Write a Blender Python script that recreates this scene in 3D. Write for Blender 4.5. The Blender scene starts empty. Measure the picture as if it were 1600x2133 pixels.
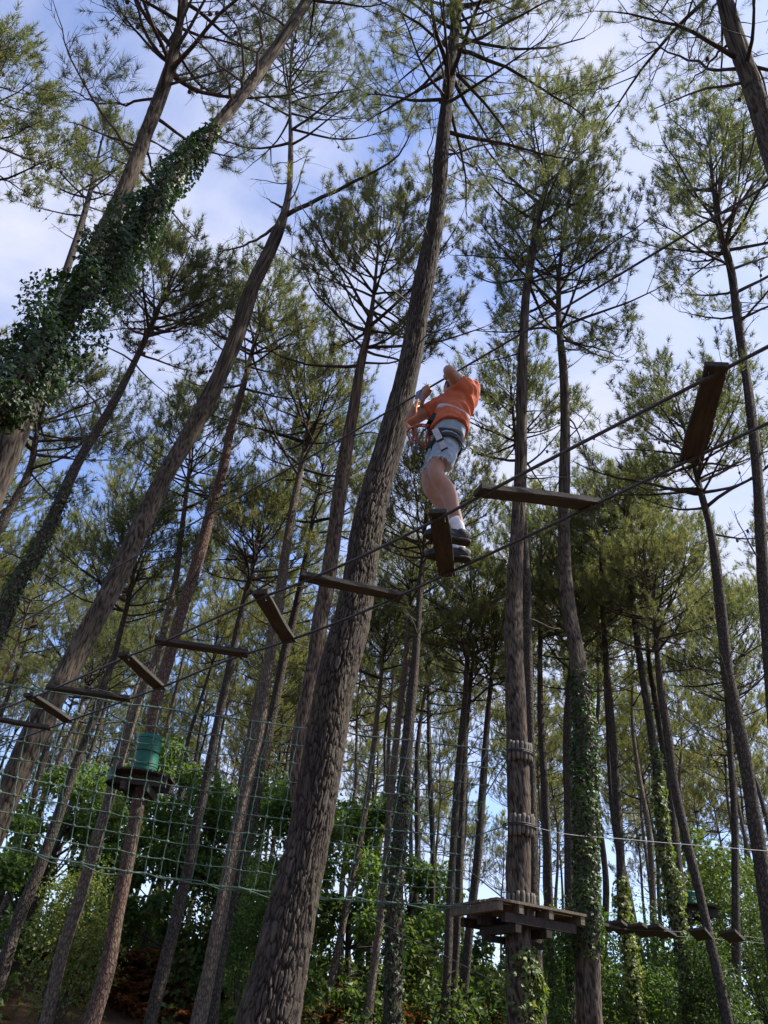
import bpy, bmesh, math, random
import numpy as np
from mathutils import Vector, Matrix

# ------------------------------------------------------------------ camera
SC = bpy.context.scene
COL = SC.collection
F, CX, CY = 1640.0, 800.0, 1066.5            # focal length and centre in photograph pixels
VPX, VPY = 1060.0, -1350.0                   # where the verticals meet (zenith)
_up = np.array([(VPX-CX)/F, (CY-VPY)/F, -1.0]); _up /= np.linalg.norm(_up)
_fw = np.array([0, 0, -1.0]); _fh = _fw-_up*np.dot(_fw, _up); _fh /= np.linalg.norm(_fh)
_rt = np.cross(_fh, _up)
ROT = np.stack([_rt, _fh, _up])              # camera -> world
CAM = np.array([0, 0, 1.6])
cam = bpy.data.cameras.new('camera'); camo = bpy.data.objects.new('camera', cam); COL.objects.link(camo)
M4 = Matrix([list(ROT[i])+[CAM[i]] for i in range(3)]+[[0, 0, 0, 1]])
camo.matrix_world = M4
cam.sensor_fit = 'VERTICAL'; cam.sensor_height = 24.0; cam.lens = F/2133.0*24.0
cam.clip_start = 0.05; cam.clip_end = 2000
SC.camera = camo

# ------------------------------------------------------------------ light
SUN_AZ, SUN_EL = 88.0, 50.0                  # degrees clockwise from the view direction (+Y), elevation
SKY_STR, SUN_STR, EXPO = 0.138, 5.0, 1.0
wd = bpy.data.worlds.new('World'); SC.world = wd; wd.use_nodes = True
nt = wd.node_tree; nt.nodes.clear()
sky = nt.nodes.new('ShaderNodeTexSky'); sky.sky_type = 'NISHITA'; sky.sun_disc = False
sky.sun_elevation = math.radians(SUN_EL); sky.sun_rotation = math.radians(SUN_AZ)
sky.air_density = 1.0; sky.dust_density = 1.0; sky.ozone_density = 2.5
tc = nt.nodes.new('ShaderNodeTexCoord')
mp = nt.nodes.new('ShaderNodeMapping'); mp.inputs['Scale'].default_value = (1.0, 1.0, 1.5); mp.inputs['Location'].default_value = (-3.42, 5.73, -0.35)
nz = nt.nodes.new('ShaderNodeTexNoise'); nz.inputs['Scale'].default_value = 2.1; nz.inputs['Detail'].default_value = 7; nz.inputs['Roughness'].default_value = 0.55
nz.inputs['Distortion'].default_value = 0.4
rp = nt.nodes.new('ShaderNodeValToRGB')
rp.color_ramp.elements[0].position = 0.42; rp.color_ramp.elements[0].color = (0.08, 0.08, 0.08, 1)
rp.color_ramp.elements[1].position = 0.66; rp.color_ramp.elements[1].color = (0.93, 0.93, 0.93, 1)
bg1 = nt.nodes.new('ShaderNodeBackground'); bg1.inputs['Strength'].default_value = SKY_STR
bg2 = nt.nodes.new('ShaderNodeBackground'); bg2.inputs['Color'].default_value = (0.80, 0.83, 1.0, 1); bg2.inputs['Strength'].default_value = 0.545
mx = nt.nodes.new('ShaderNodeMixShader'); ow = nt.nodes.new('ShaderNodeOutputWorld')
L = nt.links.new
L(tc.outputs['Generated'], mp.inputs['Vector']); L(mp.outputs[0], nz.inputs['Vector']); L(nz.outputs[0], rp.inputs[0])
tint = nt.nodes.new('ShaderNodeMix'); tint.data_type = 'RGBA'; tint.blend_type = 'MULTIPLY'; tint.inputs[0].default_value = 1.0
tint.inputs[7].default_value = (0.90, 0.93, 1.12, 1)
L(sky.outputs[0], tint.inputs[6]); L(tint.outputs[2], bg1.inputs[0])
L(rp.outputs[0], mx.inputs[0]); L(bg1.outputs[0], mx.inputs[1]); L(bg2.outputs[0], mx.inputs[2]); L(mx.outputs[0], ow.inputs[0])
sl = bpy.data.lights.new('sun', 'SUN'); sl.energy = SUN_STR; sl.angle = math.radians(0.6); sl.color = (1.0, 0.93, 0.82)
so = bpy.data.objects.new('sun', sl); COL.objects.link(so)
_a, _e = math.radians(SUN_AZ), math.radians(SUN_EL)
sdir = Vector((math.sin(_a)*math.cos(_e), math.cos(_a)*math.cos(_e), math.sin(_e)))
so.rotation_euler = sdir.to_track_quat('Z', 'Y').to_euler(); so.location = (30, 0, 40)
vs = SC.view_settings; vs.view_transform = 'Standard'; vs.look = 'None'; vs.gamma = 1.0; vs.exposure = EXPO; vs.use_curve_mapping = False
SC.cycles.max_bounces = 6; SC.cycles.diffuse_bounces = 3; SC.cycles.transmission_bounces = 3; SC.cycles.glossy_bounces = 2
SC.cycles.use_denoising = True

# ------------------------------------------------------------------ helpers
rng = np.random.default_rng(7)
PI = math.pi
def ray(px, py):
    d = ROT @ np.array([(px-CX)/F, (CY-py)/F, -1.0]); return d/np.linalg.norm(d)
def Pz(px, py, z):
    d = ray(px, py); return CAM+d*(z-CAM[2])/d[2]
def Pd(px, py, D):                            # the point on that sight line at horizontal range D
    d = ray(px, py); return CAM+d*D/math.hypot(d[0], d[1])
def nrm(v):
    return v/np.maximum(np.linalg.norm(v, axis=-1, keepdims=True), 1e-9)
def smooth(t): t = np.clip(t, 0, 1); return t*t*(3-2*t)

def mat(name, build):
    m = bpy.data.materials.new(name); m.use_nodes = True; t = m.node_tree; t.nodes.clear()
    out = t.nodes.new('ShaderNodeOutputMaterial'); build(t, out); return m
def N(t, k, **kw):
    n = t.nodes.new(k)
    for a, b in kw.items():
        if a in ('blend_type', 'data_type', 'operation', 'feature', 'distance', 'attribute_name', 'noise_dimensions', 'uv_map'): setattr(n, a, b)
        else: n.inputs[a].default_value = b
    return n
def ramp(t, fac, stops):
    r = t.nodes.new('ShaderNodeValToRGB'); e = r.color_ramp.elements
    while len(e) > len(stops): e.remove(e[-1])
    while len(e) < len(stops): e.new(0.5)
    for k, (p, c) in zip(e, stops): k.position = p; k.color = tuple(c)+(1,)
    t.links.new(fac, r.inputs[0]); return r
def mixc(t, f, a, b, bt='MIX'):
    n = t.nodes.new('ShaderNodeMix'); n.data_type = 'RGBA'; n.blend_type = bt
    if isinstance(f, (int, float)): n.inputs[0].default_value = f
    else: t.links.new(f, n.inputs[0])
    for s, v in ((6, a), (7, b)):
        if isinstance(v, tuple): n.inputs[s].default_value = v+(1,)
        else: t.links.new(v, n.inputs[s])
    return n.outputs[2]

def leafmat(name, c0, c1, c2, trans=0.4, gloss=0.25, nscale=1.2, brown=None):
    """leaf or needle: colour differs a little from leaf to leaf and from clump to clump"""
    def b(t, out):
        g = N(t, 'ShaderNodeNewGeometry'); o = N(t, 'ShaderNodeObjectInfo')
        tcn = N(t, 'ShaderNodeTexCoord'); n = N(t, 'ShaderNodeTexNoise', Scale=nscale, Detail=2.0)
        t.links.new(tcn.outputs['Object'], n.inputs['Vector'])
        a = N(t, 'ShaderNodeMath', operation='ADD'); t.links.new(n.outputs[0], a.inputs[0])
        m2 = N(t, 'ShaderNodeMath', operation='MULTIPLY_ADD'); t.links.new(g.outputs['Random Per Island'], m2.inputs[0]); m2.inputs[1].default_value = 0.4; m2.inputs[2].default_value = -0.2
        t.links.new(m2.outputs[0], a.inputs[1])
        a2 = N(t, 'ShaderNodeMath', operation='MULTIPLY_ADD'); t.links.new(o.outputs['Random'], a2.inputs[0]); a2.inputs[1].default_value = 0.24
        ad = N(t, 'ShaderNodeMath', operation='ADD'); t.links.new(a.outputs[0], ad.inputs[0]); ad.inputs[1].default_value = -0.12
        t.links.new(ad.outputs[0], a2.inputs[2])
        r = ramp(t, a2.outputs[0], [(0.25, c0), (0.55, c1), (0.80, c2)]+([(0.93, brown)] if brown else []))
        p = N(t, 'ShaderNodeBsdfPrincipled'); p.inputs['Roughness'].default_value = 0.5; p.inputs['Specular IOR Level'].default_value = gloss
        t.links.new(r.outputs[0], p.inputs['Base Color'])
        tr = N(t, 'ShaderNodeBsdfTranslucent'); t.links.new(mixc(t, 1.0, r.outputs[0], (1.45, 1.55, 0.75), 'MULTIPLY'), tr.inputs[0])
        mxs = N(t, 'ShaderNodeMixShader'); mxs.inputs[0].default_value = trans
        t.links.new(p.outputs[0], mxs.inputs[1]); t.links.new(tr.outputs[0], mxs.inputs[2]); t.links.new(mxs.outputs[0], out.inputs[0])
    return mat(name, b)

def barkmat(name, plate, plate2, crack, su=20.0, sv=7.0, bump=0.6, lichen=(0.125, 0.13, 0.08), lic=0.35):
    def b(t, out):
        uv = N(t, 'ShaderNodeUVMap'); mpn = N(t, 'ShaderNodeMapping'); mpn.inputs['Scale'].default_value = (su, sv, 1)
        t.links.new(uv.outputs[0], mpn.inputs[0])
        nzz = N(t, 'ShaderNodeTexNoise', Scale=1.3, Detail=3.0); t.links.new(mpn.outputs[0], nzz.inputs['Vector'])
        warp = mixc(t, 0.75, mpn.outputs[0], nzz.outputs['Color'], 'ADD')
        v = N(t, 'ShaderNodeTexVoronoi', feature='DISTANCE_TO_EDGE'); v.inputs['Scale'].default_value = 1.0; t.links.new(warp, v.inputs['Vector'])
        vc = N(t, 'ShaderNodeTexVoronoi', feature='F1'); vc.inputs['Scale'].default_value = 1.0; t.links.new(warp, vc.inputs['Vector'])
        tcn = N(t, 'ShaderNodeTexCoord')
        fine = N(t, 'ShaderNodeTexNoise', Scale=40.0, Detail=4.0, Roughness=0.7); t.links.new(tcn.outputs['Object'], fine.inputs['Vector'])
        big = N(t, 'ShaderNodeTexNoise', Scale=1.6, Detail=4.0, Roughness=0.65); t.links.new(tcn.outputs['Object'], big.inputs['Vector'])
        e = ramp(t, v.outputs['Distance'], [(0.0, (0, 0, 0)), (0.22, (1, 1, 1))])
        pc = mixc(t, vc.outputs['Color'], plate, plate2)
        pc = mixc(t, fine.outputs[0], mixc(t, 1.0, pc, (0.62, 0.60, 0.60), 'MULTIPLY'), mixc(t, 1.0, pc, (1.35, 1.32, 1.3), 'MULTIPLY'))
        lf = ramp(t, big.outputs[0], [(0.52, (0, 0, 0)), (0.70, (lic, lic, lic))])
        pc = mixc(t, lf.outputs[0], pc, lichen)
        colr = mixc(t, e.outputs[0], crack, pc)
        h = mixc(t, 0.3, e.outputs[0], fine.outputs[0])
        bp = N(t, 'ShaderNodeBump'); bp.inputs['Strength'].default_value = bump; bp.inputs['Distance'].default_value = 0.025
        t.links.new(h, bp.inputs['Height'])
        p = N(t, 'ShaderNodeBsdfPrincipled'); p.inputs['Roughness'].default_value = 0.9; p.inputs['Specular IOR Level'].default_value = 0.15
        t.links.new(colr, p.inputs['Base Color']); t.links.new(bp.outputs[0], p.inputs['Normal']); t.links.new(p.outputs[0], out.inputs[0])
    return mat(name, b)

def plainmat(name, c0, c1, scale=6.0, rough=0.7, bump=0.0, bscale=60.0, stretch=(1, 1, 1), spec=0.3, detail=4.0, metal=0.0):
    def b(t, out):
        tcn = N(t, 'ShaderNodeTexCoord'); mpn = N(t, 'ShaderNodeMapping'); mpn.inputs['Scale'].default_value = stretch
        t.links.new(tcn.outputs['Object'], mpn.inputs[0])
        n = N(t, 'ShaderNodeTexNoise', Scale=scale, Detail=detail, Roughness=0.6); t.links.new(mpn.outputs[0], n.inputs['Vector'])
        r = ramp(t, n.outputs[0], [(0.3, c0), (0.7, c1)])
        p = N(t, 'ShaderNodeBsdfPrincipled'); p.inputs['Roughness'].default_value = rough; p.inputs['Specular IOR Level'].default_value = spec; p.inputs['Metallic'].default_value = metal
        t.links.new(r.outputs[0], p.inputs['Base Color'])
        if bump:
            n2 = N(t, 'ShaderNodeTexNoise', Scale=bscale, Detail=3.0); t.links.new(mpn.outputs[0], n2.inputs['Vector'])
            bp = N(t, 'ShaderNodeBump'); bp.inputs['Strength'].default_value = bump; bp.inputs['Distance'].default_value = 0.01
            t.links.new(n2.outputs[0], bp.inputs['Height']); t.links.new(bp.outputs[0], p.inputs['Normal'])
        t.links.new(p.outputs[0], out.inputs[0])
    return mat(name, b)

def crackmat(name, k=(1.0, 1.0, 1.0)):
    """big trunk: the plates are geometry; attribute 'plate' tells plate from plate, 'edge' where the fissures lie"""
    def b(t, out):
        at = N(t, 'ShaderNodeAttribute', attribute_name='plate'); ed = N(t, 'ShaderNodeAttribute', attribute_name='edge')
        tcn = N(t, 'ShaderNodeTexCoord')
        mpn = N(t, 'ShaderNodeMapping'); mpn.inputs['Scale'].default_value = (1, 1, 0.45); t.links.new(tcn.outputs['Object'], mpn.inputs[0])
        fine = N(t, 'ShaderNodeTexNoise', Scale=70.0, Detail=5.0, Roughness=0.7); t.links.new(mpn.outputs[0], fine.inputs['Vector'])
        big = N(t, 'ShaderNodeTexNoise', Scale=2.2, Detail=4.0, Roughness=0.65); t.links.new(tcn.outputs['Object'], big.inputs['Vector'])
        pc = ramp(t, at.outputs['Fac'], [(0.0, (0.046, 0.039, 0.033)), (0.5, (0.068, 0.058, 0.049)), (0.86, (0.104, 0.090, 0.076)), (1.0, (0.110, 0.066, 0.05))]).outputs[0]
        pc = mixc(t, 1.0, pc, k, 'MULTIPLY')
        pc = mixc(t, fine.outputs[0], mixc(t, 1.0, pc, (0.50, 0.49, 0.49), 'MULTIPLY'), mixc(t, 1.0, pc, (1.50, 1.46, 1.42), 'MULTIPLY'))
        lf = ramp(t, big.outputs[0], [(0.52, (0, 0, 0)), (0.68, (0.45, 0.45, 0.45))])
        pc = mixc(t, lf.outputs[0], pc, (0.100, 0.096, 0.058))
        colr = mixc(t, ed.outputs['Fac'], (0.016, 0.013, 0.011), pc)
        bp = N(t, 'ShaderNodeBump'); bp.inputs['Strength'].default_value = 0.7; bp.inputs['Distance'].default_value = 0.008
        t.links.new(fine.outputs[0], bp.inputs['Height'])
        p = N(t, 'ShaderNodeBsdfPrincipled'); p.inputs['Roughness'].default_value = 0.92; p.inputs['Specular IOR Level'].default_value = 0.12
        t.links.new(colr, p.inputs['Base Color']); t.links.new(bp.outputs[0], p.inputs['Normal']); t.links.new(p.outputs[0], out.inputs[0])
    return mat(name, b)

MT = {}
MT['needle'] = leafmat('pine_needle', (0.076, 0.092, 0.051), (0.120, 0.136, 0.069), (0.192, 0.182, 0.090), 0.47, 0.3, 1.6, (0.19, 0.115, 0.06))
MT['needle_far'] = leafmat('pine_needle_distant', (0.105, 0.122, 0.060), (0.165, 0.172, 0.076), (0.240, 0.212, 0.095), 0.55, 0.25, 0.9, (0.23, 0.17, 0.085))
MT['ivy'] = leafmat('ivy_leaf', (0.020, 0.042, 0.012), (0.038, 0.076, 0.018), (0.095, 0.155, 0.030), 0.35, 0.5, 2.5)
MT['ivy_pale'] = leafmat('sunny_ivy_leaf', (0.06, 0.10, 0.025), (0.12, 0.16, 0.035), (0.20, 0.21, 0.06), 0.4, 0.4, 2.5)  # brighter copy of the ivy leaf, sunlight put into its colour
MT['shrub'] = leafmat('shrub_leaf', (0.034, 0.058, 0.019), (0.066, 0.104, 0.028), (0.135, 0.170, 0.048), 0.42, 0.3, 0.6)
MT['oak'] = leafmat('oak_leaf', (0.052, 0.094, 0.025), (0.086, 0.142, 0.038), (0.150, 0.205, 0.054), 0.48, 0.3, 0.6)
MT['bracken'] = leafmat('dry_bracken', (0.10, 0.035, 0.014), (0.19, 0.075, 0.028), (0.26, 0.13, 0.05), 0.3, 0.1, 1.2)
MT['bark'] = barkmat('pine_bark', (0.056, 0.048, 0.041), (0.108, 0.093, 0.079), (0.023, 0.019, 0.016), 34.0, 11.0)
MT['bark_pale'] = barkmat('pale_pine_bark', (0.125, 0.103, 0.082), (0.21, 0.175, 0.14), (0.055, 0.043, 0.035), 30.0, 9.0)
MT['bark_red'] = barkmat('reddish_pine_bark', (0.105, 0.070, 0.056), (0.175, 0.122, 0.097), (0.045, 0.030, 0.024), 30.0, 9.5, lic=0.15)
MT['bark_big'] = crackmat('big_pine_bark')
MT['bark_warm'] = crackmat('warm_pine_bark', (1.65, 1.45, 1.35))
MT['bark_grey'] = crackmat('grey_pine_bark', (1.35, 1.30, 1.25))
MT['twig'] = plainmat('branch_bark', (0.034, 0.028, 0.025), (0.085, 0.072, 0.063), 9.0, 0.9, 0.5, 50.0, spec=0.1)
MT['dead'] = plainmat('dead_branch_bark', (0.055, 0.047, 0.042), (0.125, 0.11, 0.10), 9.0, 0.9, 0.5, 50.0, spec=0.1)
MT['plank'] = plainmat('weathered_plank', (0.034, 0.032, 0.029), (0.078, 0.073, 0.066), 3.0, 0.8, 0.5, 40.0, (14, 1.2, 14), spec=0.15)
MT['beam'] = plainmat('shaded_beam_wood', (0.024, 0.021, 0.018), (0.055, 0.048, 0.041), 3.0, 0.85, 0.4, 40.0, (10, 10, 3), spec=0.15)  # darker than the planks: shade under the deck put into the colour
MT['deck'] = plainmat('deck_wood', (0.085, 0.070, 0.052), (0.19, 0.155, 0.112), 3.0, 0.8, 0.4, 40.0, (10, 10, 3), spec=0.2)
MT['log'] = plainmat('peeled_log', (0.075, 0.066, 0.055), (0.16, 0.142, 0.120), 4.0, 0.8, 0.4, 40.0, (8, 8, 1), spec=0.2)
MT['cable'] = plainmat('dark_cable', (0.018, 0.018, 0.02), (0.05, 0.05, 0.052), 30.0, 0.5, 0.4, 120.0, spec=0.4)
MT['steel'] = plainmat('steel_wire', (0.10, 0.105, 0.11), (0.22, 0.225, 0.23), 30.0, 0.55, metal=0.3)
MT['net'] = plainmat('green_net_rope', (0.042, 0.080, 0.060), (0.115, 0.170, 0.135), 7.0, 0.75, 0.5, 200.0, spec=0.2)
MT['pad'] = plainmat('green_padding', (0.004, 0.085, 0.055), (0.008, 0.135, 0.088), 3.0, 0.55, 0.3, 14.0, spec=0.35)
MT['darkpad'] = plainmat('dark_green_padding', (0.003, 0.028, 0.02), (0.006, 0.05, 0.035), 3.0, 0.6, 0.3, 14.0)
MT['ground'] = plainmat('forest_floor', (0.035, 0.022, 0.013), (0.11, 0.062, 0.034), 1.6, 0.95, 0.8, 12.0, spec=0.1, detail=8.0)

def set_mesh(name, V, Fq=None, Ft=None, uv=None, smooth_=False, attrs=None):
    V = np.asarray(V, np.float32).reshape(-1, 3)
    me = bpy.data.meshes.new(name)
    faces = []
    nq = 0 if Fq is None else len(Fq); ntri = 0 if Ft is None else len(Ft)
    loops = []
    if nq: loops.append(np.asarray(Fq, np.int32).reshape(-1))
    if ntri: loops.append(np.asarray(Ft, np.int32).reshape(-1))
    lv = np.concatenate(loops) if loops else np.zeros(0, np.int32)
    starts = np.concatenate([np.arange(nq)*4, nq*4+np.arange(ntri)*3]).astype(np.int32)
    me.vertices.add(len(V)); me.vertices.foreach_set('co', V.reshape(-1))
    me.loops.add(len(lv)); me.loops.foreach_set('vertex_index', lv)
    me.polygons.add(nq+ntri); me.polygons.foreach_set('loop_start', starts)
    me.polygons.foreach_set('use_smooth', np.full(nq+ntri, bool(smooth_)))
    if uv is not None:
        u = me.uv_layers.new(name='UVMap'); u.data.foreach_set('uv', np.asarray(uv, np.float32)[lv].reshape(-1))
    if attrs:
        for k, a in attrs.items():
            at = me.attributes.new(k, 'FLOAT', 'POINT'); at.data.foreach_set('value', np.asarray(a, np.float32))
    me.update(calc_edges=True); return me

def link(name, me, m=None, parent=None, loc=None):
    o = bpy.data.objects.new(name, me); COL.objects.link(o)
    if m is not None and not me.materials: me.materials.append(m)
    if parent is not None: o.parent = parent
    if loc is not None: o.location = Vector(loc)
    return o
def tag(o, label=None, cat=None, group=None, kind=None):
    if label: o['label'] = label
    if cat: o['category'] = cat
    if group: o['group'] = group
    if kind: o['kind'] = kind
    return o
def empty(name, loc, label=None, cat=None, group=None):
    o = bpy.data.objects.new(name, None); COL.objects.link(o); o.location = Vector([float(c) for c in loc]); o.empty_display_size = 0.2
    return tag(o, label, cat, group)

def tubes(P, R, sides, cap=True):
    """P (M,K,3) polylines, R (M,K) radii -> verts (M, K*sides, 3), quads for ONE tube"""
    P = np.asarray(P, float); R = np.asarray(R, float); Mn, K, _ = P.shape
    T = np.empty_like(P); T[:, 1:-1] = P[:, 2:]-P[:, :-2]; T[:, 0] = P[:, 1]-P[:, 0]; T[:, -1] = P[:, -1]-P[:, -2]; T = nrm(T)
    mt = nrm(T.mean(1)); ref = np.where(np.abs(mt[:, 2:3]) < 0.8, np.array([[0, 0, 1.0]]), np.array([[0, 1.0, 0]]))[:, None, :]
    A = nrm(np.cross(T, np.broadcast_to(ref, T.shape))); B = np.cross(T, A)
    th = np.arange(sides)/sides*2*PI
    V = P[:, :, None]+R[:, :, None, None]*(np.cos(th)[None, None, :, None]*A[:, :, None]+np.sin(th)[None, None, :, None]*B[:, :, None])
    k = np.arange(K-1)[:, None]*sides; s = np.arange(sides)[None]; s2 = (s+1) % sides
    Q = np.stack([k+s, k+s2, k+sides+s2, k+sides+s], -1).reshape(-1, 4)
    return V.reshape(Mn, K*sides, 3), Q
def rep_faces(Q, nv, Mn): return (Q[None]+(np.arange(Mn)*nv)[:, None, None]).reshape(-1, Q.shape[1])

class Acc:
    def __init__(s): s.v = []; s.q = []; s.t = []; s.n = 0
    def add(s, V, Q=None, T=None):
        V = np.asarray(V, float).reshape(-1, 3)
        if Q is not None and len(Q): s.q.append(np.asarray(Q)+s.n)
        if T is not None and len(T): s.t.append(np.asarray(T)+s.n)
        s.v.append(V); s.n += len(V)
    def tube(s, P, R, sides=6, caps=True):
        P = np.asarray(P, float); R = np.broadcast_to(np.asarray(R, float), (len(P),))
        V, Q = tubes(P[None], R[None], sides); V = V[0]
        T = None
        if caps:
            n = len(V); V = np.vstack([V, P[0], P[-1]]); e = n-sides
            T = np.array([[n, (i+1) % sides, i] for i in range(sides)]+[[n+1, e+i, e+(i+1) % sides] for i in range(sides)])
        s.add(V, Q, T)
    def box(s, c, ax, ay, az):                 # centre and three half-axis vectors
        c, ax, ay, az = [np.asarray(x, float) for x in (c, ax, ay, az)]
        V = [c+i*ax+j*ay+k*az for k in (-1, 1) for j in (-1, 1) for i in (-1, 1)]
        Q = [(0, 2, 3, 1), (4, 5, 7, 6), (0, 1, 5, 4), (2, 6, 7, 3), (0, 4, 6, 2), (1, 3, 7, 5)]
        s.add(V, Q)
    def mesh(s, name, smooth_=False):
        return set_mesh(name, np.concatenate(s.v), np.concatenate(s.q) if s.q else None, np.concatenate(s.t) if s.t else None, smooth_=smooth_)
    def build(s, name, m, parent=None, smooth_=False, origin=None):
        if origin is not None: s.v = [v-np.asarray(origin) for v in s.v]
        return link(name, s.mesh(name, smooth_), m, parent)

def catmull(P, n):
    P = np.asarray(P, float)
    d = np.concatenate([[0], np.cumsum(np.linalg.norm(np.diff(P[:, :3], axis=0), axis=1))])
    t = np.linspace(0, d[-1], n); out = np.empty((n, P.shape[1]))
    # smooth interpolation: cubic Hermite with finite-difference slopes
    m = np.gradient(P, d, axis=0)
    i = np.clip(np.searchsorted(d, t, 'right')-1, 0, len(d)-2); h = (d[i+1]-d[i]); x = ((t-d[i])/h)[:, None]; h = h[:, None]
    out = (2*x**3-3*x**2+1)*P[i]+(x**3-2*x**2+x)*h*m[i]+(-2*x**3+3*x**2)*P[i+1]+(x**3-x**2)*h*m[i+1]
    return out, t

# ------------------------------------------------------------------ ground
def gh(x, y):
    x = np.asarray(x, float); y = np.asarray(y, float); r = np.hypot(x, y)
    front = smooth((y+2)/10)
    h = 3.0*smooth((r-13)/17)*front + 0.9*smooth((r-28)/18)*front*smooth((-x+4)/16) - 1.6*smooth((r-40)/40)*front
    h = h + 0.12*np.sin(x*0.7+1)*np.sin(y*0.6)*smooth((r-8)/6)+0.25*np.sin(x*0.23+2)*np.cos(y*0.19)*smooth((r-12)/8)
    return h
def build_ground():
    g = np.concatenate([np.linspace(-600, -70, 12), np.linspace(-60, 60, 91), np.linspace(70, 600, 12)])
    X, Y = np.meshgrid(g, g); Z = gh(X, Y); n = len(g)
    V = np.stack([X, Y, Z], -1).reshape(-1, 3)
    i = np.arange(n-1)[:, None]*n+np.arange(n-1)[None]; Q = np.stack([i, i+1, i+n+1, i+n], -1).reshape(-1, 4)
    o = link('ground', set_mesh('ground', V, Q, smooth_=True), MT['ground']); tag(o, 'brown forest floor rising to a bank behind the trees', kind='structure')
build_ground()

# ------------------------------------------------------------------ pines
def cellbark(u, v, nu, seed):
    """jittered cells on a cylinder, periodic in u (nu cells round): edge distance and cell id"""
    r = np.random.default_rng(seed); nv = int(v.max())+4
    jx = r.random((nu, nv)); jy = r.random((nu, nv)); idr = r.random((nu, nv))
    iu = np.floor(u).astype(int); iv = np.floor(v).astype(int)
    f1 = np.full(u.shape, 9.0); f2 = np.full(u.shape, 9.0); cid = np.zeros(u.shape); tl = np.zeros(u.shape); tu = r.normal(0, 1, (nu, nv)); tv = r.normal(0, 1, (nu, nv))
    for a in (-1, 0, 1):
        for b in (-1, 0, 1):
            cu = (iu+a) % nu; cv = np.clip(iv+b, 0, nv-1)
            du = iu+a+0.1+0.8*jx[cu, cv]-u; dv = iv+b+0.1+0.8*jy[cu, cv]-v; d = np.hypot(du, dv)
            m = d < f1; tl = np.where(m, tu[cu, cv]*du+tv[cu, cv]*dv, tl); f2 = np.where(m, f1, np.minimum(f2, d)); cid = np.where(m, idr[cu, cv], cid); f1 = np.where(m, d, f1)
    return f2-f1, cid, tl

def vnoise(u, v, nu, seed):
    r = np.random.default_rng(seed); nu = max(nu, 2); nv = int(np.max(v))+3; g = r.random((nu, nv))
    iu = np.floor(u).astype(int); iv = np.clip(np.floor(v).astype(int), 0, nv-2); fu = smooth(u-iu); fv = smooth(v-np.floor(v)); iu %= nu; i2 = (iu+1) % nu
    return (g[iu, iv]*(1-fu)+g[i2, iv]*fu)*(1-fv)+(g[iu, iv+1]*(1-fu)+g[i2, iv+1]*fu)*fv

def trunk_mesh(name, P, R, sides, step, seed, bark=0.0, cell=(0.05, 0.16), hi=None):
    """swept trunk with uneven surface; bark > 0 raises real plates parted by fissures"""
    PR = np.concatenate([P, R[:, None]], 1)
    tot = np.linalg.norm(np.diff(P, axis=0), axis=1).sum(); n = max(8, int(tot/step))
    S, t = catmull(PR, n)
    if hi:                                   # coarser rings above hi metres
        keep = (t < hi) | (np.arange(n) % 4 == 0); keep[-1] = True; S = S[keep]; t = t[keep]; n = len(t)
    C, Rr = S[:, :3], np.maximum(S[:, 3], 0.008)
    T = nrm(np.gradient(C, axis=0)); A = nrm(np.cross(T, np.array([0, 1.0, 0])+0*T)); B = nrm(np.cross(A, T))   # seam on the far side
    th = np.arange(sides+1)/sides*2*PI+PI/2
    r = np.random.default_rng(seed)
    ph = r.random(6)*6.28
    U, S2 = np.meshgrid(th, t)
    w = 1+0.05*np.sin(2*U+ph[0]+0.5*S2)+0.04*np.sin(3*U+ph[1]-0.8*S2)+0.025*np.sin(5*U+ph[2]+1.7*S2)+0.03*np.sin(2.3*S2+ph[3])+0.02*np.sin(5.1*S2+ph[4])
    rad = Rr[:, None]*w
    at = None
    if bark:
        nu = max(8, int(round(2*PI*Rr.max()*0.8/cell[0])))
        uu = (U-PI/2)/(2*PI)*nu; vv = S2/cell[1]
        def nz2(fu, fv, k): return vnoise(uu*fu, vv*fv, max(2, int(round(nu*fu))), seed+k)-0.5
        u2 = np.mod(uu+1.1*nz2(0.5, 0.9, 1)+0.7*nz2(1.5, 3.0, 2), nu-1e-6); v2 = vv+0.9*nz2(0.6, 1.0, 3)+0.35*nz2(2.0, 3.0, 4)+1
        e, cid, tl = cellbark(u2, np.maximum(v2, 0), nu, seed)
        n3 = max(4, int(round(nu*0.4))); e3, c3, _ = cellbark(u2*n3/nu, np.maximum(v2*0.33, 0), n3, seed+3)
        fl = vnoise(u2*2.2, v2*2.5, int(round(nu*2.2)), seed+11)
        ed = np.minimum(smooth((e-0.05)/0.14), 0.25+0.75*smooth((e3-0.03)/0.10))
        fade = np.clip(Rr/Rr.max(), 0.25, 1)[:, None]
        rad = rad+bark*fade*(ed*(0.62+0.40*cid+0.35*c3+0.10*tl)+0.18*fl-0.85)
        cid = np.clip(0.40*cid+0.35*c3+0.25*fl, 0, 1)
        at = {'plate': cid.reshape(-1), 'edge': ed.reshape(-1)}
    # sweep frame with theta measured so that the seam (theta = 90 deg) faces +Y
    cs, sn = np.cos(U), np.sin(U)
    V = C[:, None]+rad[..., None]*(cs[..., None]*A[:, None]+sn[..., None]*(B*np.where((B[:, 1:2] >= 0), 1, -1))[:, None])
    uv = np.stack([(U-PI/2)*Rr.mean(), S2], -1).reshape(-1, 2)
    k = np.arange(n-1)[:, None]*(sides+1)+np.arange(sides)[None]
    Q = np.stack([k, k+1, k+sides+2, k+sides+1], -1).reshape(-1, 4)
    V = V.reshape(n, sides+1, 3); 
    V[:, -1] = V[:, 0]
    if B[0, 1] < 0: Q = Q[:, ::-1]
    return set_mesh(name, V.reshape(-1, 3), Q, uv=uv, smooth_=True, attrs=at), C, Rr, t

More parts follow.
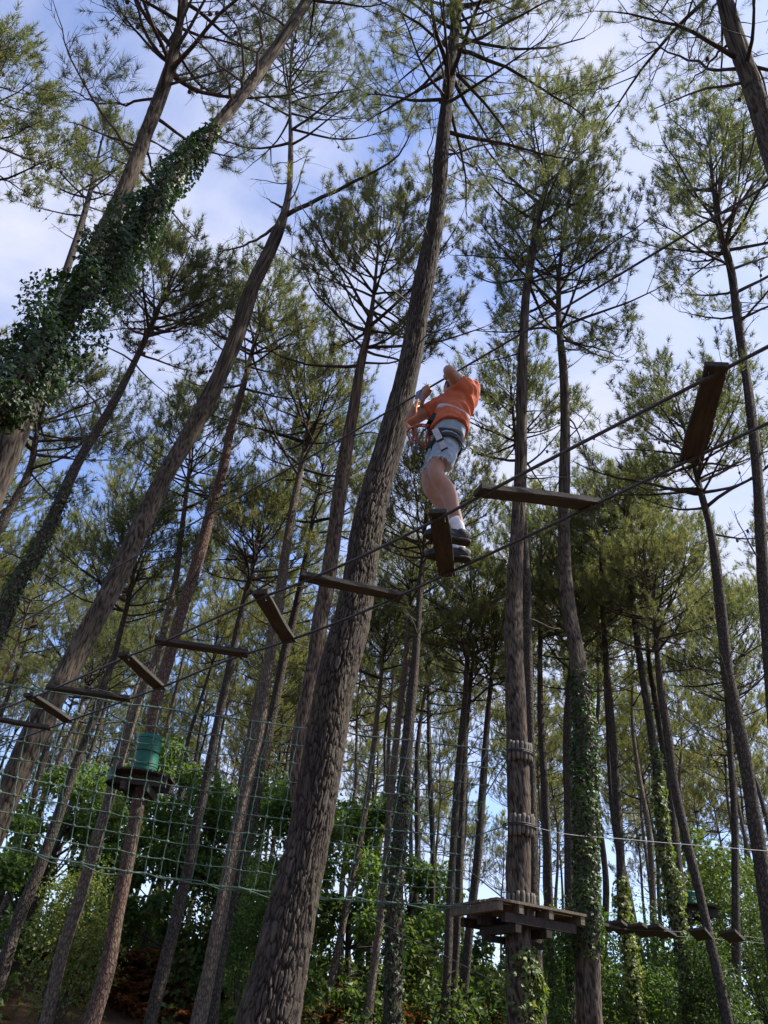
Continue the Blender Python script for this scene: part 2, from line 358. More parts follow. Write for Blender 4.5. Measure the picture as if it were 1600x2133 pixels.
def grow(S0, D0, Lh, r0, K, lift, wob, rs, tipr=0.25):
    """curved limbs: starts (M,3), start directions (M,3), lengths (M,)"""
    Mn = len(S0); P = np.empty((Mn, K, 3)); P[:, 0] = S0; d = nrm(np.asarray(D0, float)); step = (Lh/(K-1))[:, None]
    lift = np.broadcast_to(lift, (Mn,))[:, None]
    for k in range(1, K):
        d = nrm(d+np.concatenate([np.zeros((Mn, 2)), lift/(K-1)], 1)+rs.normal(0, wob, (Mn, 3))/math.sqrt(K))
        P[:, k] = P[:, k-1]+d*step
    R = r0[:, None]*(1-(1-tipr)*np.linspace(0, 1, K)[None]**0.8)
    return P, R
def at_t(P, t):
    K = P.shape[1]; x = np.clip(t, 0, 0.9999)*(K-1); i = x.astype(int); f = (x-i)[:, None]; m = np.arange(len(P))
    return P[m, i]*(1-f)+P[m, i+1]*f, nrm(P[m, i+1]-P[m, i])

def needles(p, a, rs, count, ln, wd, shoot):
    """tufts: base points p (N,3), shoot axes a (N,3) -> triangles"""
    n = len(p); a = nrm(a); m = n*count
    pp = np.repeat(p, count, 0); aa = np.repeat(a, count, 0)
    u = rs.random(m)**0.8
    rv = nrm(rs.normal(0, 1, (m, 3))); rad = nrm(rv-aa*(rv*aa).sum(1, keepdims=True))
    phi = np.radians(np.clip(72-46*u+rs.normal(0, 9, m), 8, 95))[:, None]
    d = nrm(aa*np.cos(phi)+rad*np.sin(phi)+np.array([0, 0, 0.10]))
    sc = np.repeat(rs.uniform(0.75, 1.2, n), count)
    b = pp+aa*(u*shoot*sc)[:, None]
    l = ln*sc*rs.uniform(0.75, 1.1, m)
    side = nrm(np.cross(d, rs.normal(0, 1, (m, 3))))*(wd*0.5)
    tip = b+d*l[:, None]+np.array([0, 0, -0.10])*(l*0.5)[:, None]
    V = np.stack([b-side, b+side, tip], 1).reshape(-1, 3)
    return V

PROTO = dict(nb=34, ns=7, ntw=4, cnt=40, ln=0.13, wd=0.006, shoot=0.14, Rc=2.0)
def crown_arrays(C, Rr, t, c0, prm, seed):
    """limbs, side branches, twigs and needle tufts on the upper trunk, from c0 (metres along it) to the tip"""
    rs = np.random.default_rng(seed); q = dict(PROTO); q.update(prm); tot = t[-1]
    nb = q['nb']; f = np.sort(rs.random(nb)*0.35+np.linspace(0, 0.65, nb)); f = np.clip(f, 0, 0.985)
    f = np.round(f*q.get('whorl', 11))/q.get('whorl', 11)+rs.normal(0, 0.012, nb); f = np.clip(f, 0, 0.99)
    s = c0+(tot-c0)*f
    ix = np.clip(np.searchsorted(t, s), 1, len(t)-1); w = ((s-t[ix-1])/(t[ix]-t[ix-1]))[:, None]
    S0 = C[ix-1]*(1-w)+C[ix]*w; r_at = Rr[ix]
    az = np.arange(nb)*2.399+rs.normal(0, 0.5, nb)
    prof = (0.55+0.45*np.sin(np.clip(f*1.5+0.35, 0, 1)*PI*0.5))*(1-f**2.2*0.80)
    Lh = q['Rc']*prof*rs.uniform(0.65, 1.25, nb)*1.08
    el = np.radians(q.get('e0', 2)+f**1.4*52+rs.normal(0, 11, nb))
    D0 = np.stack([np.cos(az)*np.cos(el), np.sin(az)*np.cos(el), np.sin(el)], 1)
    r0 = np.minimum(0.010+0.013*Lh, r_at*0.75)
    Pm, Rm = grow(S0, D0, Lh, r0, 9, q.get('lift', 0.55)*(1-0.5*f), 0.24, rs, 0.25)
    ns = q['ns']; mi = np.repeat(np.arange(nb), ns)
    ts = np.tile(np.linspace(0.30, 1.0, ns), nb)+rs.normal(0, 0.05, nb*ns); ts = np.clip(ts, 0.2, 0.999)
    ps, ds = at_t(Pm[mi], ts)
    sgn = np.tile(np.where(np.arange(ns) % 2 == 0, 1.0, -1.0), nb)[:, None]
    side = nrm(np.cross(ds, np.array([0, 0, 1.0])))*sgn
    ang = rs.uniform(0.5, 1.05, nb*ns)[:, None]*np.where(ts > 0.97, 0.15, 1)[:, None]
    dd = nrm(ds*np.cos(ang)+side*np.sin(ang)+rs.normal(0, 0.18, (nb*ns, 3)))
    Ls = Lh[mi]*(0.50-0.30*ts)*rs.uniform(0.6, 1.3, nb*ns)+0.12
    Ps, Rs = grow(ps, dd, Ls, 0.004+0.007*Ls, 5, 0.7, 0.25, rs, 0.4)
    nw = q['ntw']; si = np.repeat(np.arange(nb*ns), nw); tw = np.tile(np.linspace(0.50, 1.0, nw), nb*ns)+rs.normal(0, 0.05, len(si)); tw = np.clip(tw, 0.15, 0.999)
    pw, dw = at_t(Ps[si], tw); dwn = nrm(dw+rs.normal(0, 0.55, dw.shape)+np.array([0, 0, 0.35])); dwn = np.where((tw > 0.96)[:, None], nrm(dw+np.array([0, 0, 0.3])), dwn)
    Lw = rs.uniform(0.08, 0.30, len(si))*q.get('tws', 1.0)
    Pw, Rw = grow(pw, dwn, Lw, np.full(len(si), 0.0045), 3, 0.6, 0.15, rs, 0.8)
    tp = Pw[:, -1]; td = Pw[:, -1]-Pw[:, -2]
    bare = rs.random(nb*ns) < 0.10; drop = (rs.random(len(tp)) < q.get('keep', 0.95)) & ~bare[si]
    NV = needles(tp[drop], td[drop], rs, q['cnt'], q['ln'], q['wd'], q['shoot'])
    return dict(Pm=Pm, Rm=Rm, Ps=Ps, Rs=Rs, mi=mi, Pw=Pw, Rw=Rw, wi=mi[si], NV=NV, f=f)

def limb_acc(c, sel=None, fine=True):
    """wood of the chosen main limbs (index) or of all"""
    a = Acc()
    def put(P, R, sides):
        if len(P) == 0: return
        V, Q = tubes(P, R, sides); a.add(V.reshape(-1, 3), rep_faces(Q, V.shape[1], len(V)))
    if sel is None: put(c['Pm'], c['Rm'], 5); put(c['Ps'][:, ::2], c['Rs'][:, ::2], 3); put(c['Pw'][:, ::2], c['Rw'][:, ::2], 3)
    else:
        put(c['Pm'][sel:sel+1], c['Rm'][sel:sel+1], 5); m = c['mi'] == sel; k = 2; put(c['Ps'][m][:, ::k], c['Rs'][m][:, ::k], 3); m = (c['wi'] == sel) & (fine | (np.arange(len(c['wi'])) % 3 == 0)); put(c['Pw'][m][:, ::2], c['Rw'][m][:, ::2], 3)
    return a

def dead_arrays(C, Rr, t, s0, s1, n, rs, lmax=1.1):
    """bare dead side branches and broken stubs below the crown"""
    s = np.sort(rs.uniform(s0, s1, n)); ix = np.clip(np.searchsorted(t, s), 1, len(t)-1)
    az = rs.random(n)*2*PI; el = rs.normal(0.15, 0.3, n)
    D0 = np.stack([np.cos(az)*np.cos(el), np.sin(az)*np.cos(el), np.sin(el)], 1)
    Lh = np.where(rs.random(n) < 0.45, rs.uniform(0.12, 0.35, n), rs.uniform(0.4, lmax, n))+Rr[ix]
    P, R = grow(C[ix], D0, Lh, np.minimum(0.008+0.011*Lh, Rr[ix]*0.5), 6, rs.uniform(-0.5, 0.5, n), 0.35, rs, 0.3)
    out = []
    for k in range(n):
        a = Acc(); a.tube(P[k], R[k], 5)
        if Lh[k] > 0.6:
            m = rs.integers(2, 6); tt = rs.uniform(0.35, 0.95, m); p, d = at_t(np.repeat(P[k:k+1], m, 0), tt)
            dd = nrm(d+rs.normal(0, 0.7, d.shape)); Pq, Rq = grow(p, dd, rs.uniform(0.15, 0.5, m)*Lh[k], np.full(m, 0.004), 5, rs.uniform(-0.6, 0.6, m), 0.6, rs, 0.5)
            V, Q = tubes(Pq, Rq, 3); a.add(V.reshape(-1, 3), rep_faces(Q, V.shape[1], m))
        out.append(a)
    return out

_i = bmesh.new(); bmesh.ops.create_icosphere(_i, subdivisions=1, radius=1.0); ICO = (np.array([v.co[:] for v in _i.verts]), np.array([[v.index for v in f.verts] for f in _i.faces])); _i.free()
TREES = {}
def pine(key, label, D, pts, c0y, bark='bark', near=0, prm=None, dead=8, group=None, needle='needle', D1=None, custom=(), deady=None, plates=None):
    """pts: (x, y, width) in photograph pixels from the foot upwards, all at horizontal range D (to D1 at the tip); c0y: where the crown starts"""
    seed = abs(hash(key)) % 9999 if False else sum(ord(ch)*(i+3) for i, ch in enumerate(key)) % 99991
    rs = np.random.default_rng(seed)
    n = len(pts); ys = np.array([p[1] for p in pts], float)
    wk = [(p[1], p[2]) for p in pts if len(p) > 2]; wy = np.array([w[0] for w in wk][::-1]); wx = np.array([w[1] for w in wk][::-1])
    Ds = np.linspace(D, D1 if D1 else D, n)
    P = np.array([Pd(p[0], p[1], d) for p, d in zip(pts, Ds)])
    W = np.interp(ys, wy, wx); slant = -((P-CAM) @ ROT)[:, 2]; R = W*0.5*slant/F*{'main': 0.85, 'lean': 0.87, 'fork': 0.92, 'ivyleft': 0.92, 'topright': 0.92}.get(key, 0.96)
    R = np.minimum.accumulate(np.minimum(R, R[0]*1.02))
    if wk[-1][0] > ys[-1]:                    # taper to the tip above the last measured width
        i0 = np.argmin(np.abs(ys-wk[-1][0])); fr = np.clip((P[:, 2]-P[i0, 2])/max(P[-1, 2]-P[i0, 2], 1e-3), 0, 1); R = R*(1-0.9*fr)
    # foot: carry the trunk on down to the ground
    d = P[0]-P[1]; d = d/abs(d[2])
    foot = []
    z = P[0, 2]; p = P[0].copy()
    g = float(gh(p[0], p[1]))
    if z > g:
        for k in range(1, 5):
            dz = (z-g+0.3)/4; d[:2] *= 0.92; p = p+d*dz; foot.append(p.copy())
    if foot:
        P = np.vstack([np.array(foot[::-1]), P]); ex = np.linspace(0.22, 0.03, len(foot)); R = np.concatenate([R[0]*(1+ex), R])
        ys = np.concatenate([np.full(len(foot), 9999.), ys])
    base = P[0].copy(); base[2] = float(gh(base[0], base[1]))
    root = empty('pine_tree', base, label, 'pine tree', group)
    sides, step = (250, 0.016) if near == 3 else (58, 0.06) if near == 2 else (20, 0.16) if near == 1 else (14, 0.3)
    me, C, Rr, t = trunk_mesh('trunk', P-base, R, sides, step, seed, bark=(0.026 if near == 3 else 0.013 if near == 2 else 0.0), cell=((0.031, 0.135) if near == 3 else (0.040, 0.14)), hi=(6.8 if near == 3 else 11.0 if near == 2 else None))
    tr = link('trunk', me, MT['bark_big'] if near == 3 else MT[bark if bark in ('bark_warm', 'bark_grey') else 'bark_grey'] if near == 2 else MT[bark], root)
    dl = np.concatenate([[0], np.cumsum(np.linalg.norm(np.diff(P, axis=0), axis=1))])
    def s_of(y): return float(np.interp(-y, -ys, dl))
    s0 = s_of(c0y)
    c = crown_arrays(C, Rr, t, s0, prm or {}, seed+1)
    NV = [c['NV']]
    cus = []
    for cp in custom:                        # limbs seen singly in the photograph: pixel polyline, range offset, leafy or bare
        pp = np.array([Pd(x, y, D+cp.get('dD', 0)*i/(len(cp['px'])-1)) for i, (x, y) in enumerate(cp['px'])])-base
        k = np.argmin(np.linalg.norm(C-pp[0], axis=1)); pp[0] = C[k]
        S, _ = catmull(pp, 12); a = Acc(); rr = np.linspace(cp['r'], cp['r']*0.25, 12); S[1:-1] += rs.normal(0, 0.015, (10, 3)); a.tube(S, rr, 7)
        m = cp.get('side', 6); tt = rs.uniform(0.3, 0.98, m); p, d = at_t(np.repeat(S[None], m, 0), tt)
        dd = nrm(d*0.7+rs.normal(0, 0.6, d.shape)); Ls = rs.uniform(0.3, 0.8, m)*cp.get('sl', 0.7)
        Pq, Rq = grow(p, dd, Ls, 0.004+0.006*Ls, 6, 0.4 if cp.get('leaf') else 0.0, 0.5, rs, 0.4)
        V, Q = tubes(Pq, Rq, 4); a.add(V.reshape(-1, 3), rep_faces(Q, V.shape[1], m))
        nw = 5; pi = np.repeat(np.arange(m), nw); p, d = at_t(Pq[pi], rs.uniform(0.3, 1, m*nw)); dd = nrm(d+rs.normal(0, 0.6, d.shape))
        Pw, Rw = grow(p, dd, rs.uniform(0.1, 0.35, m*nw), np.full(m*nw, 0.0035), 4, 0.5, 0.4, rs, 0.6)
        V, Q = tubes(Pw, Rw, 3); a.add(V.reshape(-1, 3), rep_faces(Q, V.shape[1], m*nw))
        if cp.get('leaf'): q = dict(PROTO); q.update(prm or {}); NV.append(needles(Pw[:, -1], Pw[:, -1]-Pw[:, -2], rs, q['cnt'], q['ln'], q['wd'], q['shoot']))
        cus.append((a, cp.get('leaf')))
    nv = np.concatenate(NV)
    cr = link('crown', set_mesh('crown', nv, None, np.arange(len(nv)).reshape(-1, 3)), MT[needle], root)
    if near:
        nc = 34; ci = rs.integers(0, len(c['Ps']), nc); cp_, cd_ = at_t(c['Ps'][ci], rs.uniform(0.05, 0.7, nc)); cp_ = cp_+np.array([0, 0, -0.035])
        sz = rs.uniform(0.022, 0.034, (nc, 1, 1)); kv_ = (cp_[:, None]+ICO[0][None]*np.array([1, 1, 1.7])*sz).reshape(-1, 3)
        link('cones', set_mesh('cones', kv_, None, rep_faces(ICO[1], 12, nc), smooth_=True), MT['dead'], cr)['kind'] = 'stuff'
        for k in range(len(c['f'])): limb_acc(c, k, near > 1).build('branch', MT['twig'], cr, True)
    else: limb_acc(c).build('limbs', MT['twig'], cr, True)
    for a, leaf in cus: a.build('branch' if leaf else 'dead_branch', MT['twig'] if leaf else MT['dead'], cr if leaf else tr, True)
    if dead:
        lo = s_of(deady) if deady else s0*0.6
        for a in dead_arrays(C, Rr, t, lo, s0+0.3*(t[-1]-s0), dead, rs, 1.2 if near else 1.5): a.build('dead_branch', MT['dead'], tr, True)
    TREES[key] = dict(root=root, C=C+base, R=Rr, t=t, s_of=s_of, ys=ys, P=P, base=base)
    return root

NEAR = dict(nb=38, ns=7, ntw=5, cnt=54, ln=0.135, wd=0.0054, shoot=0.20)
MID = dict(nb=38, ns=7, ntw=5, cnt=31, ln=0.155, wd=0.0135, shoot=0.22)
FAR = dict(nb=34, ns=6, ntw=5, cnt=34, ln=0.155, wd=0.0145, shoot=0.24)
def pr(base, **kw): d = dict(base); d.update(kw); return d

pine('main', 'thick rough-barked pine in the foreground centre, passing behind the climber', 6.6,
     [(560,2133,145),(590,2000,122),(610,1900,115),(645,1750,105),(670,1600,100),(704,1400,94),(730,1300,88),(775,1050,78),(818,900,66),(855,745,55),(881,600,49),(909,450,38),(922,300,31),(937,150,27),(955,0,20),(962,-90,10),(966,-170,4)],
     330, near=3, prm=pr(NEAR, Rc=2.1, nb=54, ns=8, cnt=56, wd=0.0055, e0=-14, lift=0.45), dead=16, deady=760,
     custom=[dict(px=[(893,410),(893,330),(905,250),(890,215)], r=0.014, side=4, sl=0.4), dict(px=[(935,300),(985,345),(1000,280)], r=0.012, side=3, sl=0.4)])
pine('lean', 'tall bare-trunked pine leaning right, behind the left end of the plank bridge', 10.9,
     [(-20,1740,62),(40,1600,60),(85,1500,58),(140,1400,52),(192,1300,55),(247,1200,57),(292,1100,52),(340,1000,51),(398,900,47),(450,800,41),(492,700,37),(525,600,33),(572,500,28),(594,440,18),(606,300,12),(604,230,8),(606,120,5),(610,40,2)],
     330, near=2, prm=pr(NEAR, Rc=2.2, nb=36, wd=0.0062), dead=7, deady=620,
     custom=[dict(px=[(596,447),(680,405),(760,368),(830,322),(858,272)], r=0.055, leaf=1, side=9, sl=0.9, dD=-1.0), dict(px=[(590,470),(545,492),(500,515),(455,525)], r=0.04, side=8, sl=0.9, dD=0.5), dict(px=[(590,440),(575,425),(555,413)], r=0.035, side=0+1, sl=0.2)])
pine('ivyleft', 'near pine leaning hard right, its trunk thickly wrapped in dark ivy', 4.6,
     [(-60,925,46),(0,840,50),(70,745,52),(150,640,52),(250,510,52),(350,380,50),(435,280,47),(503,200,42),(575,100,36),(640,0,31),(720,-130,24),(790,-260,16),(840,-380,8)],
     60, near=2, prm=pr(NEAR, Rc=1.1, nb=22, wd=0.0042, ln=0.12), dead=9, deady=260, D1=5.2,
     custom=[dict(px=[(495,175),(470,155),(450,140)], r=0.02, side=1, sl=0.2), dict(px=[(530,128),(500,70),(455,0)], r=0.018, side=5, sl=0.5), dict(px=[(552,105),(548,60),(530,0)], r=0.02, side=5, sl=0.5), dict(px=[(460,260),(435,265),(418,256)], r=0.012, side=1, sl=0.2)])
pine('fork', 'pine with a broad spray of curved branches in the upper left corner', 6.3,
     [(-50,1100,66),(-10,1000,62),(30,900,60),(75,800,58),(114,700,53),(163,600,46),(230,460,40),(277,350,34),(295,300,31),(335,200,30),(358,130,27),(372,60,18),(392,-40,13),(408,-120,8),(418,-200,4)],
     300, near=2, prm=pr(NEAR, Rc=1.75, nb=32, e0=2, lift=0.8, wd=0.0062), dead=12, deady=420,
     custom=[dict(px=[(265,320),(190,200),(140,100),(110,0)], r=0.018, side=9, sl=0.5, dD=0.2), dict(px=[(330,190),(260,215),(200,215),(150,190)], r=0.02, side=9, leaf=1, dD=0.6), dict(px=[(345,140),(280,60),(220,-40)], r=0.022, leaf=1, side=9, dD=0.4)])
pine('ivythin', 'slim pine at the left edge with ivy on its lower trunk', 12.0,
     [(-20,1360,34),(5,1295,32),(30,1225,32),(75,1150,31),(115,1070,27),(145,1000,24),(170,950,21),(210,885,19),(245,825,17),(280,755,14),(305,700,12),(335,630,8),(365,560,3)],
     760, near=1, prm=pr(MID, Rc=1.6, nb=32), dead=12, deady=1100,
     custom=[dict(px=[(75,1165),(40,1160),(0,1140)], r=0.022, side=3, sl=.3), dict(px=[(170,930),(150,850),(135,790)], r=0.02, side=3, sl=0.4), dict(px=[(215,870),(165,800),(105,775)], r=0.02, side=3, sl=.4)])
pine('leftsmall', 'small pine at the left edge beside the thin ivied trunk', 15.0,
     [(-60,1230,22),(0,1095,20),(30,1045,18),(65,970,15),(75,910,11),(90,850,7),(100,790,2)], 1000, near=1, prm=pr(MID, Rc=1.7, nb=28), dead=8)
pine('leftback', 'pine crown behind the ivy-wrapped trunk at upper left', 15.5,
     [(-110,1400,24),(40,880,20),(120,620,16),(180,430,11),(215,280,3)], 470, near=1, prm=pr(MID, Rc=1.6, nb=26), dead=4)
pine('leftedge', 'pine crown poking in at the upper left edge of the photo', 11.0,
     [(-200,1000,36),(-120,600,28),(-60,350,18),(-25,200,9),(-10,130,3)], 420, near=1, prm=pr(MID, Rc=1.5, nb=24), dead=4)
pine('pad', 'reddish pine carrying the platform with the green padding', 15.0,
     [(190,2133,36),(220,2035,33),(245,1900,32),(265,1800,30),(280,1720,30),(292,1650,30),(317,1510,29),(330,1440,30),(350,1375,30),(370,1300,28),(395,1220,25),(420,1140,23),(440,1060,21),(465,980,19),(482,890,16),(505,810,13),(522,745,10),(545,660,6),(560,590,2)],
     830, bark='bark_red', near=1, prm=pr(MID, Rc=2.0), dead=14, deady=1250)
pine('pale', 'pale-barked pine just left of the green padded platform', 17.5,
     [(95,2133,28),(135,1965,26),(165,1875,25),(195,1770,24),(220,1690,24),(260,1550,21),(300,1430,19),(320,1385,18),(345,1300,16),(365,1210,14),(377,1115,11),(387,1040,9),(395,960,5),(400,870,2)],
     1080, bark='bark_pale', near=1, prm=pr(MID, Rc=2.1, nb=40), dead=9)
pine('left3', 'dark slender pine left of the pale-barked trunk, behind the net', 18.5,
     [(-20,2090,28),(0,2040,27),(30,1935,26),(80,1815,24),(115,1720,22),(150,1615,20),(185,1525,18),(220,1415,16),(235,1375,14),(255,1300,12),(272,1230,9),(285,1150,5),(292,1090,2)],
     1320, near=1, prm=pr(MID, Rc=2.0, nb=36), dead=10)
pine('left4', 'thin pale pine trunk behind the net near the left edge', 24.0,
     [(-30,1980,16),(20,1860,15),(55,1770,14),(95,1660,13),(125,1580,12),(165,1485,9),(185,1400,5),(195,1330,2)], 1500, bark='bark_pale', near=1, prm=pr(FAR, Rc=2.2), dead=6)
pine('net1', 'grey slender pine behind the net, right of the padded platform', 17.0,
     [(312,2133,30),(345,2000,28),(370,1900,26),(390,1815,25),(405,1740,22),(425,1650,20),(445,1545,19),(470,1430,17),(480,1385,16),(497,1300,14),(515,1225,11),(535,1140,7),(545,1080,2)],
     1260, near=1, prm=pr(MID, Rc=1.9), dead=10)
pine('net2', 'light-barked pine behind the net, left of the thick trunk', 15.5,
     [(412,2133,34),(440,2000,32),(460,1900,31),(477,1815,31),(495,1725,31),(515,1625,31),(540,1520,30),(550,1440,28),(565,1350,25),(582,1250,22),(595,1150,19),(610,1060,16),(630,960,11),(642,880,7),(652,770,2)],
     1020, bark='bark_pale', near=1, prm=pr(MID, Rc=2.2, nb=40), dead=10)
pine('net3', 'dark pine half hidden behind the light-barked trunk by the net', 18.0,
     [(440,2133,27),(450,2050,26),(490,1850,25),(520,1720,24),(545,1600,23),(580,1430,21),(592,1365,20),(615,1275,17),(635,1175,13),(650,1090,9),(668,1000,5),(680,920,2)],
     1130, near=1, prm=pr(MID, Rc=2.0, nb=34), dead=8)
pine('behind', 'grey-barked pine standing close behind the thick foreground trunk', 11.6,
     [(612,1900,40),(628,1720,42),(620,1600,42),(628,1520,42),(640,1450,41),(655,1375,40),(665,1300,39),(680,1225,38),(692,1150,35),(705,1050,32),(715,980,29),(725,915,26),(740,830,22),(750,765,19),(765,700,15),(775,640,10),(785,550,6),(795,430,2)],
     800, bark='bark_warm', near=2, prm=pr(MID, Rc=2.3, nb=44, cnt=42, wd=0.0128), dead=14, deady=1150)
pine('platform', 'pine carrying the wooden platform and the log collars', 12.0,
     [(1084,2133,60),(1082,2050,58),(1080,1850,52),(1082,1700,47),(1078,1550,45),(1072,1400,40),(1070,1350,37),(1072,1200,33),(1080,1075,28),(1086,950,26),(1087,825,24),(1090,725,21),(1097,600,17),(1110,525,16),(1125,440,12),(1145,360,8),(1165,300,5),(1200,205,2)],
     640, near=2, prm=pr(MID, Rc=2.5, nb=44, cnt=42, wd=0.0128), dead=14, deady=1000)
pine('platback', 'dark trunk right behind the pine of the wooden platform', 14.5,
     [(1125,2133,26),(1115,1950,25),(1110,1750,22),(1102,1450,21),(1096,1200,19),(1088,1060,14),(1075,920,9),(1062,790,3)], 1000, near=1, prm=pr(MID, Rc=2.0, nb=30), dead=6)
pine('ivyright', 'pine wrapped in ivy right of the wooden platform', 12.6,
     [(1229,2133,54),(1227,2100,53),(1225,2000,51),(1222,1850,48),(1220,1650,45),(1215,1500,43),(1207,1400,38),(1200,1350,34),(1185,1275,31),(1177,1200,29),(1175,1075,26),(1177,950,23),(1177,850,20),(1172,750,16),(1165,690,13),(1165,575,9),(1175,480,5),(1185,400,2)],
     760, near=2, prm=pr(MID, Rc=2.2, nb=38, cnt=40, wd=0.013), dead=14, deady=1150,
     custom=[dict(px=[(1172,705),(1200,715),(1240,725),(1300,745)], r=0.03, side=7, sl=.6, leaf=1, dD=-.6)])
pine('right1', 'slender pine next right of the ivied trunk', 19.5,
     [(1328,2133,24),(1325,2100,23),(1310,1975,21),(1295,1875,20),(1292,1775,18),(1285,1675,17),(1277,1550,16),(1265,1410,14),(1258,1300,11),(1252,1200,7),(1250,1090,2)], 1330, near=1, prm=pr(MID, Rc=2.1), dead=10)
pine('right2', 'pine at right with sunny ivy climbing its foot', 19.0,
     [(1437,2133,28),(1435,2100,27),(1415,1950,25),(1395,1840,23),(1380,1750,22),(1370,1615,20),(1355,1510,18),(1342,1425,17),(1330,1350,14),(1320,1275,12),(1310,1175,9),(1303,1100,6),(1300,1010,2)], 1220, near=1, prm=pr(MID, Rc=2.0), dead=12)
pine('right3', 'crooked pine leaning left, in front of the far green barrel', 18.0,
     [(1517,2133,24),(1500,2050,23),(1475,1940,21),(1455,1850,20),(1430,1750,19),(1405,1635,18),(1390,1525,17),(1375,1425,14),(1367,1330,10),(1362,1240,6),(1358,1170,2)], 1400, near=1, prm=pr(MID, Rc=1.9), dead=9)
pine('right4', 'stout pine crossing the right edge low down, leaning left', 14.5,
     [(1625,2080,34),(1600,1900,32),(1590,1825,31),(1570,1700,29),(1550,1575,27),(1530,1475,26),(1515,1400,25),(1510,1350,24),(1500,1250,22),(1492,1175,20),(1480,1100,17),(1460,1025,14),(1445,965,10),(1425,890,6),(1405,815,2)], 1120, near=1, prm=pr(MID, Rc=2.2, nb=42), dead=16)
pine('right5', 'tall pine along the right edge with up-swept branches', 13.0,
     [(1625,1650,30),(1605,1400,26),(1587,1150,23),(1582,1050,22),(1572,925,21),(1560,825,21),(1545,725,21),(1535,650,20),(1520,550,17),(1505,500,15),(1490,420,10),(1480,330,6),(1475,240,2)], 720, near=1, prm=pr(MID, Rc=2.5, nb=50, ns=8, e0=15), dead=18, deady=1200)
pine('topright', 'near dark trunk in the upper right corner with drooping branches', 5.6,
     [(1680,520,50),(1640,400,48),(1610,320,46),(1585,240,46),(1560,160,46),(1530,75,45),(1510,0,42),(1475,-150,34),(1445,-330,22),(1420,-480,8)],
     230, near=2, prm=pr(NEAR, Rc=1.7, nb=34, wd=0.0044, e0=-14, lift=0.5), dead=12, deady=330,
     custom=[dict(px=[(1560,150),(1480,140),(1400,110),(1330,75)], r=0.022, side=9, leaf=1, sl=.6, dD=.3), dict(px=[(1525,80),(1470,140),(1430,188)], r=0.02, side=1, sl=.2), dict(px=[(1475,10),(1445,90),(1430,160)], r=0.015, side=1, sl=.2)])
pine('slim24', 'thin straight pine just left of the stout leaning trunk at right', 21.0,
     [(1537,2133,20),(1535,2025,19),(1532,1850,17),(1530,1700,15),(1520,1550,13),(1512,1400,8),(1508,1280,2)], 1480, near=1, prm=pr(FAR, Rc=1.9), dead=10)
pine('mid25', 'ivied pine just right of the thick foreground trunk', 15.5,
     [(818,2133,38),(820,2000,35),(822,1875,33),(832,1750,31),(845,1600,28),(855,1475,24),(865,1375,19),(872,1275,15),(877,1200,12),(882,1150,9),(887,1060,5),(892,985,2)], 1230, near=1, prm=pr(MID, Rc=1.9), dead=10)
pine('mid26', 'thin pale pine left of the ivied one, right of the thick trunk', 22.0,
     [(775,2050,18),(800,1850,17),(815,1650,16),(830,1500,14),(848,1350,11),(853,1250,7),(857,1150,2)], 1330, bark='bark_pale', near=1, prm=pr(FAR, Rc=1.9), dead=8)
pine('mid27', 'slim pine behind the right end of the net', 22.0,
     [(925,2133,20),(932,2025,19),(937,1875,17),(945,1750,16),(955,1600,15),(970,1450,13),(975,1350,9),(982,1290,7),(990,1190,2)], 1400, near=1, prm=pr(FAR, Rc=2.0), dead=9)
pine('mid28', 'dark thin pine close beside the slim one at the net end', 24.0,
     [(945,2050,17),(950,1975,17),(955,1850,16),(962,1700,15),(972,1500,12),(985,1380,7),(995,1280,2)], 1480, near=1, prm=pr(FAR, Rc=1.9), dead=7)
pine('mid29', 'thin leaning pine between the net end and the wooden platform', 23.0,
     [(972,2000,19),(982,1900,18),(995,1790,17),(1005,1650,16),(1015,1500,13),(1025,1400,8),(1035,1300,2)], 1460, near=1, prm=pr(FAR, Rc=2.0), dead=8)
pine('mid30', 'very thin straight pine between the ivied one and the net end', 28.0,
     [(896,2080,12),(897,2000,12),(902,1800,11),(895,1600,10),(892,1450,7),(890,1330,2)], 1520, near=1, prm=pr(FAR, Rc=1.9), dead=7)
pine('mid31', 'thin dark pine between the platform tree and the ivied trunk', 21.0,
     [(1150,2050,18),(1143,1850,17),(1135,1650,16),(1125,1450,13),(1126,1300,9),(1128,1200,5),(1130,1100,2)], 1330, near=1, prm=pr(FAR, Rc=1.9), dead=7)
pine('mid32', 'dark trunk half hidden left of the ivied trunk', 20.0,
     [(1188,2050,22),(1186,1900,21),(1184,1700,19),(1182,1500,16),(1190,1380,10),(1195,1250,2)], 1450, near=1, prm=pr(FAR, Rc=1.8), dead=6)
pine('mid33', 'pale thin pine immediately right of the thick trunk foot', 24.0,
     [(690,2050,18),(700,2000,17),(720,1900,16),(745,1775,15),(770,1625,13),(790,1450,9),(800,1350,5),(806,1270,2)], 1450, bark='bark_pale', near=1, prm=pr(FAR, Rc=1.9), dead=7)

